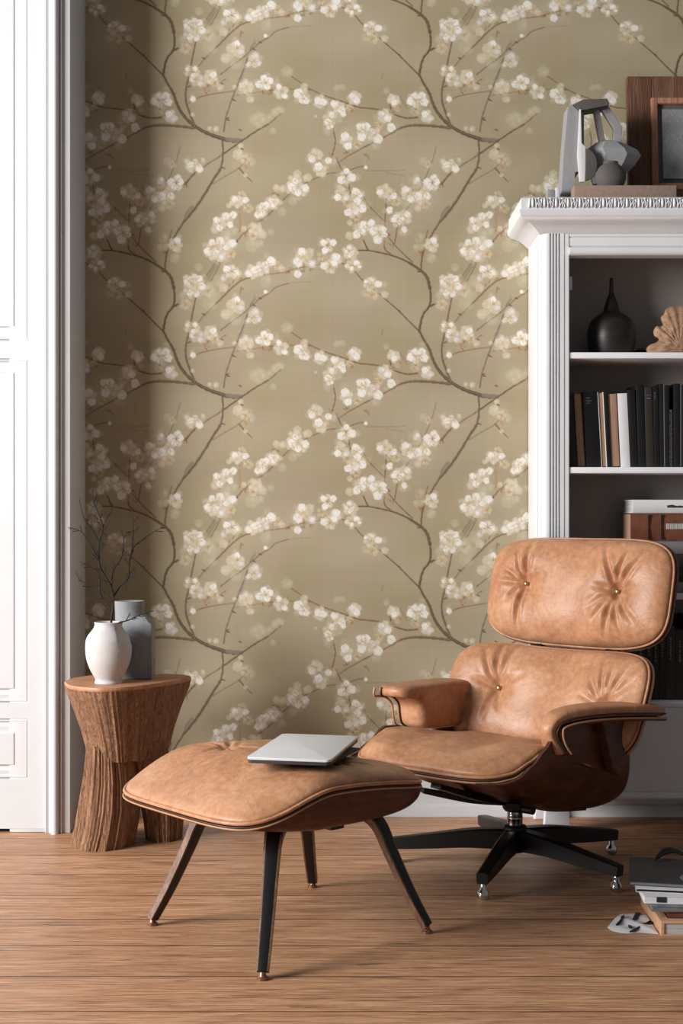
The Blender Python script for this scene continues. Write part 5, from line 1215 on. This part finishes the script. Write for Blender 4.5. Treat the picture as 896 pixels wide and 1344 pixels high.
# ---------------------------------------------------------------- magazines and paper on the floor
def floor_pile():
    G = 'books and magazines piled on the floor'
    # bottom book, tan cover, spine to the left
    x0, y0 = .742, 3.185; th = .034
    t = thing('book', 'tan-covered book at the bottom of the floor pile', 'book', (x0, y0, 0), math.radians(-2), G)
    prism('cover', [(0, 0), (.26, 0), (.26, .0035), (.006, .0035), (.0065, th-.004), (.26, th-.004), (.26, th), (0, th)], 'y', 0, .26, M['tan_cover'], t, .0008)
    box('page_block', .007, .25, .003, .255, .0036, th-.0042, M['pages_light'], t)
    z = th+.0004
    def mag(label, x, y, rot, w, d, th, cover, pages, zz, bend=0.0, strips=0, nm='magazine'):
        t = thing(nm, label, 'magazine', (x, y, zz), math.radians(rot), G)
        n = 14; c = .0012
        def sheet(name, za, zb, mat, inset=0):
            vs, fs = [], []
            for j in range(n+1):
                u = j/n; xx = inset+(w-2*inset)*u
                lift = bend*(math.sin(u*PI)*.35+(u**2)*.25)
                for (yy, z_) in ((inset, za), (d-inset, za), (d-inset, zb), (inset, zb)): vs.append((xx, yy, z_+lift*(z_/max(th, 1e-4))))
            for j in range(n):
                for k in range(4): fs.append((j*4+k, j*4+(k+1) % 4, (j+1)*4+(k+1) % 4, (j+1)*4+k))
            fs += [(3, 2, 1, 0), tuple(n*4+k for k in range(4))]
            return auto(mesh(name, vs, fs, mat, t, True), 30)
        sheet('back_cover', 0, c, M[cover]); sheet('page_block', c, th-c, M[pages], .002); sheet('front_cover', th-c, th, M[cover])
        if strips:
            bm = bmesh.new(); r_ = random.Random(strips)
            for k in range(3):
                xa = r_.uniform(.02, .06)+k*.07; box_bm(bm, xa, xa+r_.uniform(.02, .05), .0008, .0018, th*.15, th*.85)
            from_bm('dark_print', bm, M['ink'], t)
        return t
    mag('brown-edged magazine lying on the tan book in the floor pile', .762, 3.21, -3, .24, .22, .016, 'book_brown', 'leather_book', z); z += .0164
    mag('grey-spined magazine in the middle of the floor pile', .725, 3.205, -1, .25, .23, .012, 'book_grey', 'book_grey', z); z += .0124
    mag('white magazine with black printed blocks on its edge in the floor pile', .712, 3.23, -5, .25, .24, .018, 'paper', 'paper', z, 0, 4); z += .0184
    mag('second white magazine, just under the dark cover', .700, 3.262, -9, .25, .24, .008, 'paper', 'book_black', z, 0, 9); z += .0084
    tp = mag('dark glossy magazine on top of the floor pile', .690, 3.29, -12, .26, .24, .009, 'cover_dark', 'book_grey', z); z += .0094
    # pale round sticker on the cover
    dsc = [(.155+.035*math.cos(2*PI*i/40), .06+.035*math.sin(2*PI*i/40)) for i in range(40)]
    prism('printed_disc', dsc, 'z', .0089, .0097, M['book_grey'], tp)
    # black curved strap lying on top
    P = [Vector((.79+.10*u+.0, 3.475+.035*math.sin(u*PI)-.01, z+.006+.016*math.sin(u*PI))) for u in [i/14 for i in range(15)]]
    vs, fs = [], []; n = len(P)
    for i, p in enumerate(P):
        k = math.sin(PI*(i+.6)/(n+.2))
        for a_, b_ in ((-1, -.4), (0, -.7), (1, -.4), (1, .4), (0, .8), (-1, .4)): vs.append((p.x, p.y+.022*k*a_, p.z+.006*b_))
    for i in range(n-1):
        for k in range(6): fs.append((i*6+k, i*6+(k+1) % 6, (i+1)*6+(k+1) % 6, (i+1)*6+k))
    fs += [tuple(range(6))[::-1], tuple((n-1)*6+k for k in range(6))]
    o = mesh('glasses_case', vs, fs, M['book_black'], None, True); tag(o, 'black curved case lying on the pile of magazines', 'case')
    # crumpled printed paper
    def F(px, py): s = (py-672)/CAM_H; return ((px-448)/s, F_PX/s)
    out = [(797, 1218), (805, 1208), (813, 1201.5), (823, 1200.5), (831, 1200), (842, 1201), (852, 1203), (858, 1208), (862, 1217), (866, 1226), (852, 1225.5), (838, 1224.5), (824, 1225.5), (812, 1224), (803, 1222)]
    P = [F(*p) for p in out]; cx = sum(p[0] for p in P)/len(P); cy = sum(p[1] for p in P)/len(P)
    C2 = catmull([(p[0], p[1], 0) for p in P+[P[0]]], 4)[:-1]; n = len(C2); R = 8; vs, fs = [], []
    xm = x0-.004
    for side in (0, 1):
        for j in range(R+1):
            for i, p in enumerate(C2):
                r = j/R; x = cx+(p.x-cx)*r; y = cy+(p.y-cy)*r; h = .0012+.006*(1-r*r)*(0.6+.4*math.sin(x*90+y*60))
                vs.append((min(x, xm+(y-3.18)*.03), y, h+(.0006 if side == 0 else -.0004)))
    N = (R+1)*n
    for side in (0, 1):
        for j in range(R):
            for i in range(n):
                q = (side*N+j*n+i, side*N+(j+1)*n+i, side*N+(j+1)*n+(i+1) % n, side*N+j*n+(i+1) % n); fs.append(q if side == 0 else q[::-1])
    for i in range(n): fs.append((R*n+i, N+R*n+i, N+R*n+(i+1) % n, R*n+(i+1) % n))
    t = thing('paper_sheet', 'crumpled white printed paper on the floor beside the pile', 'paper', (0, 0, 0))
    auto(mesh('sheet', vs, fs, M['paper'], t, True), 50)
    bm = bmesh.new()
    def blot(pts, hh=.0092):
        V = [bm.verts.new((*F(*p), hh)) for p in pts]; W = [bm.verts.new((*F(*p), hh-.008)) for p in pts]; bm.faces.new(V)
        for i in range(len(V)): bm.faces.new((V[i], W[i], W[(i+1) % len(V)], V[(i+1) % len(V)]))
    blot([(834, 1200.5), (841, 1201), (836, 1208), (832, 1213), (828, 1213)], .006); blot([(831, 1214), (845, 1214.3), (856, 1213), (853, 1211), (856, 1214.6), (843, 1216), (831, 1215.2)], .0058)
    blot([(815, 1207), (819, 1205), (817, 1210), (811, 1217), (808, 1217.5), (814, 1211)], .0085); blot([(824, 1218), (829, 1219), (828, 1221), (825, 1220)], .0080); blot([(840, 1217.5), (842, 1217.8), (833, 1224.5), (826, 1225)], .0055)
    from_bm('printed_marks', bm, M['ink'], t)
floor_pile()
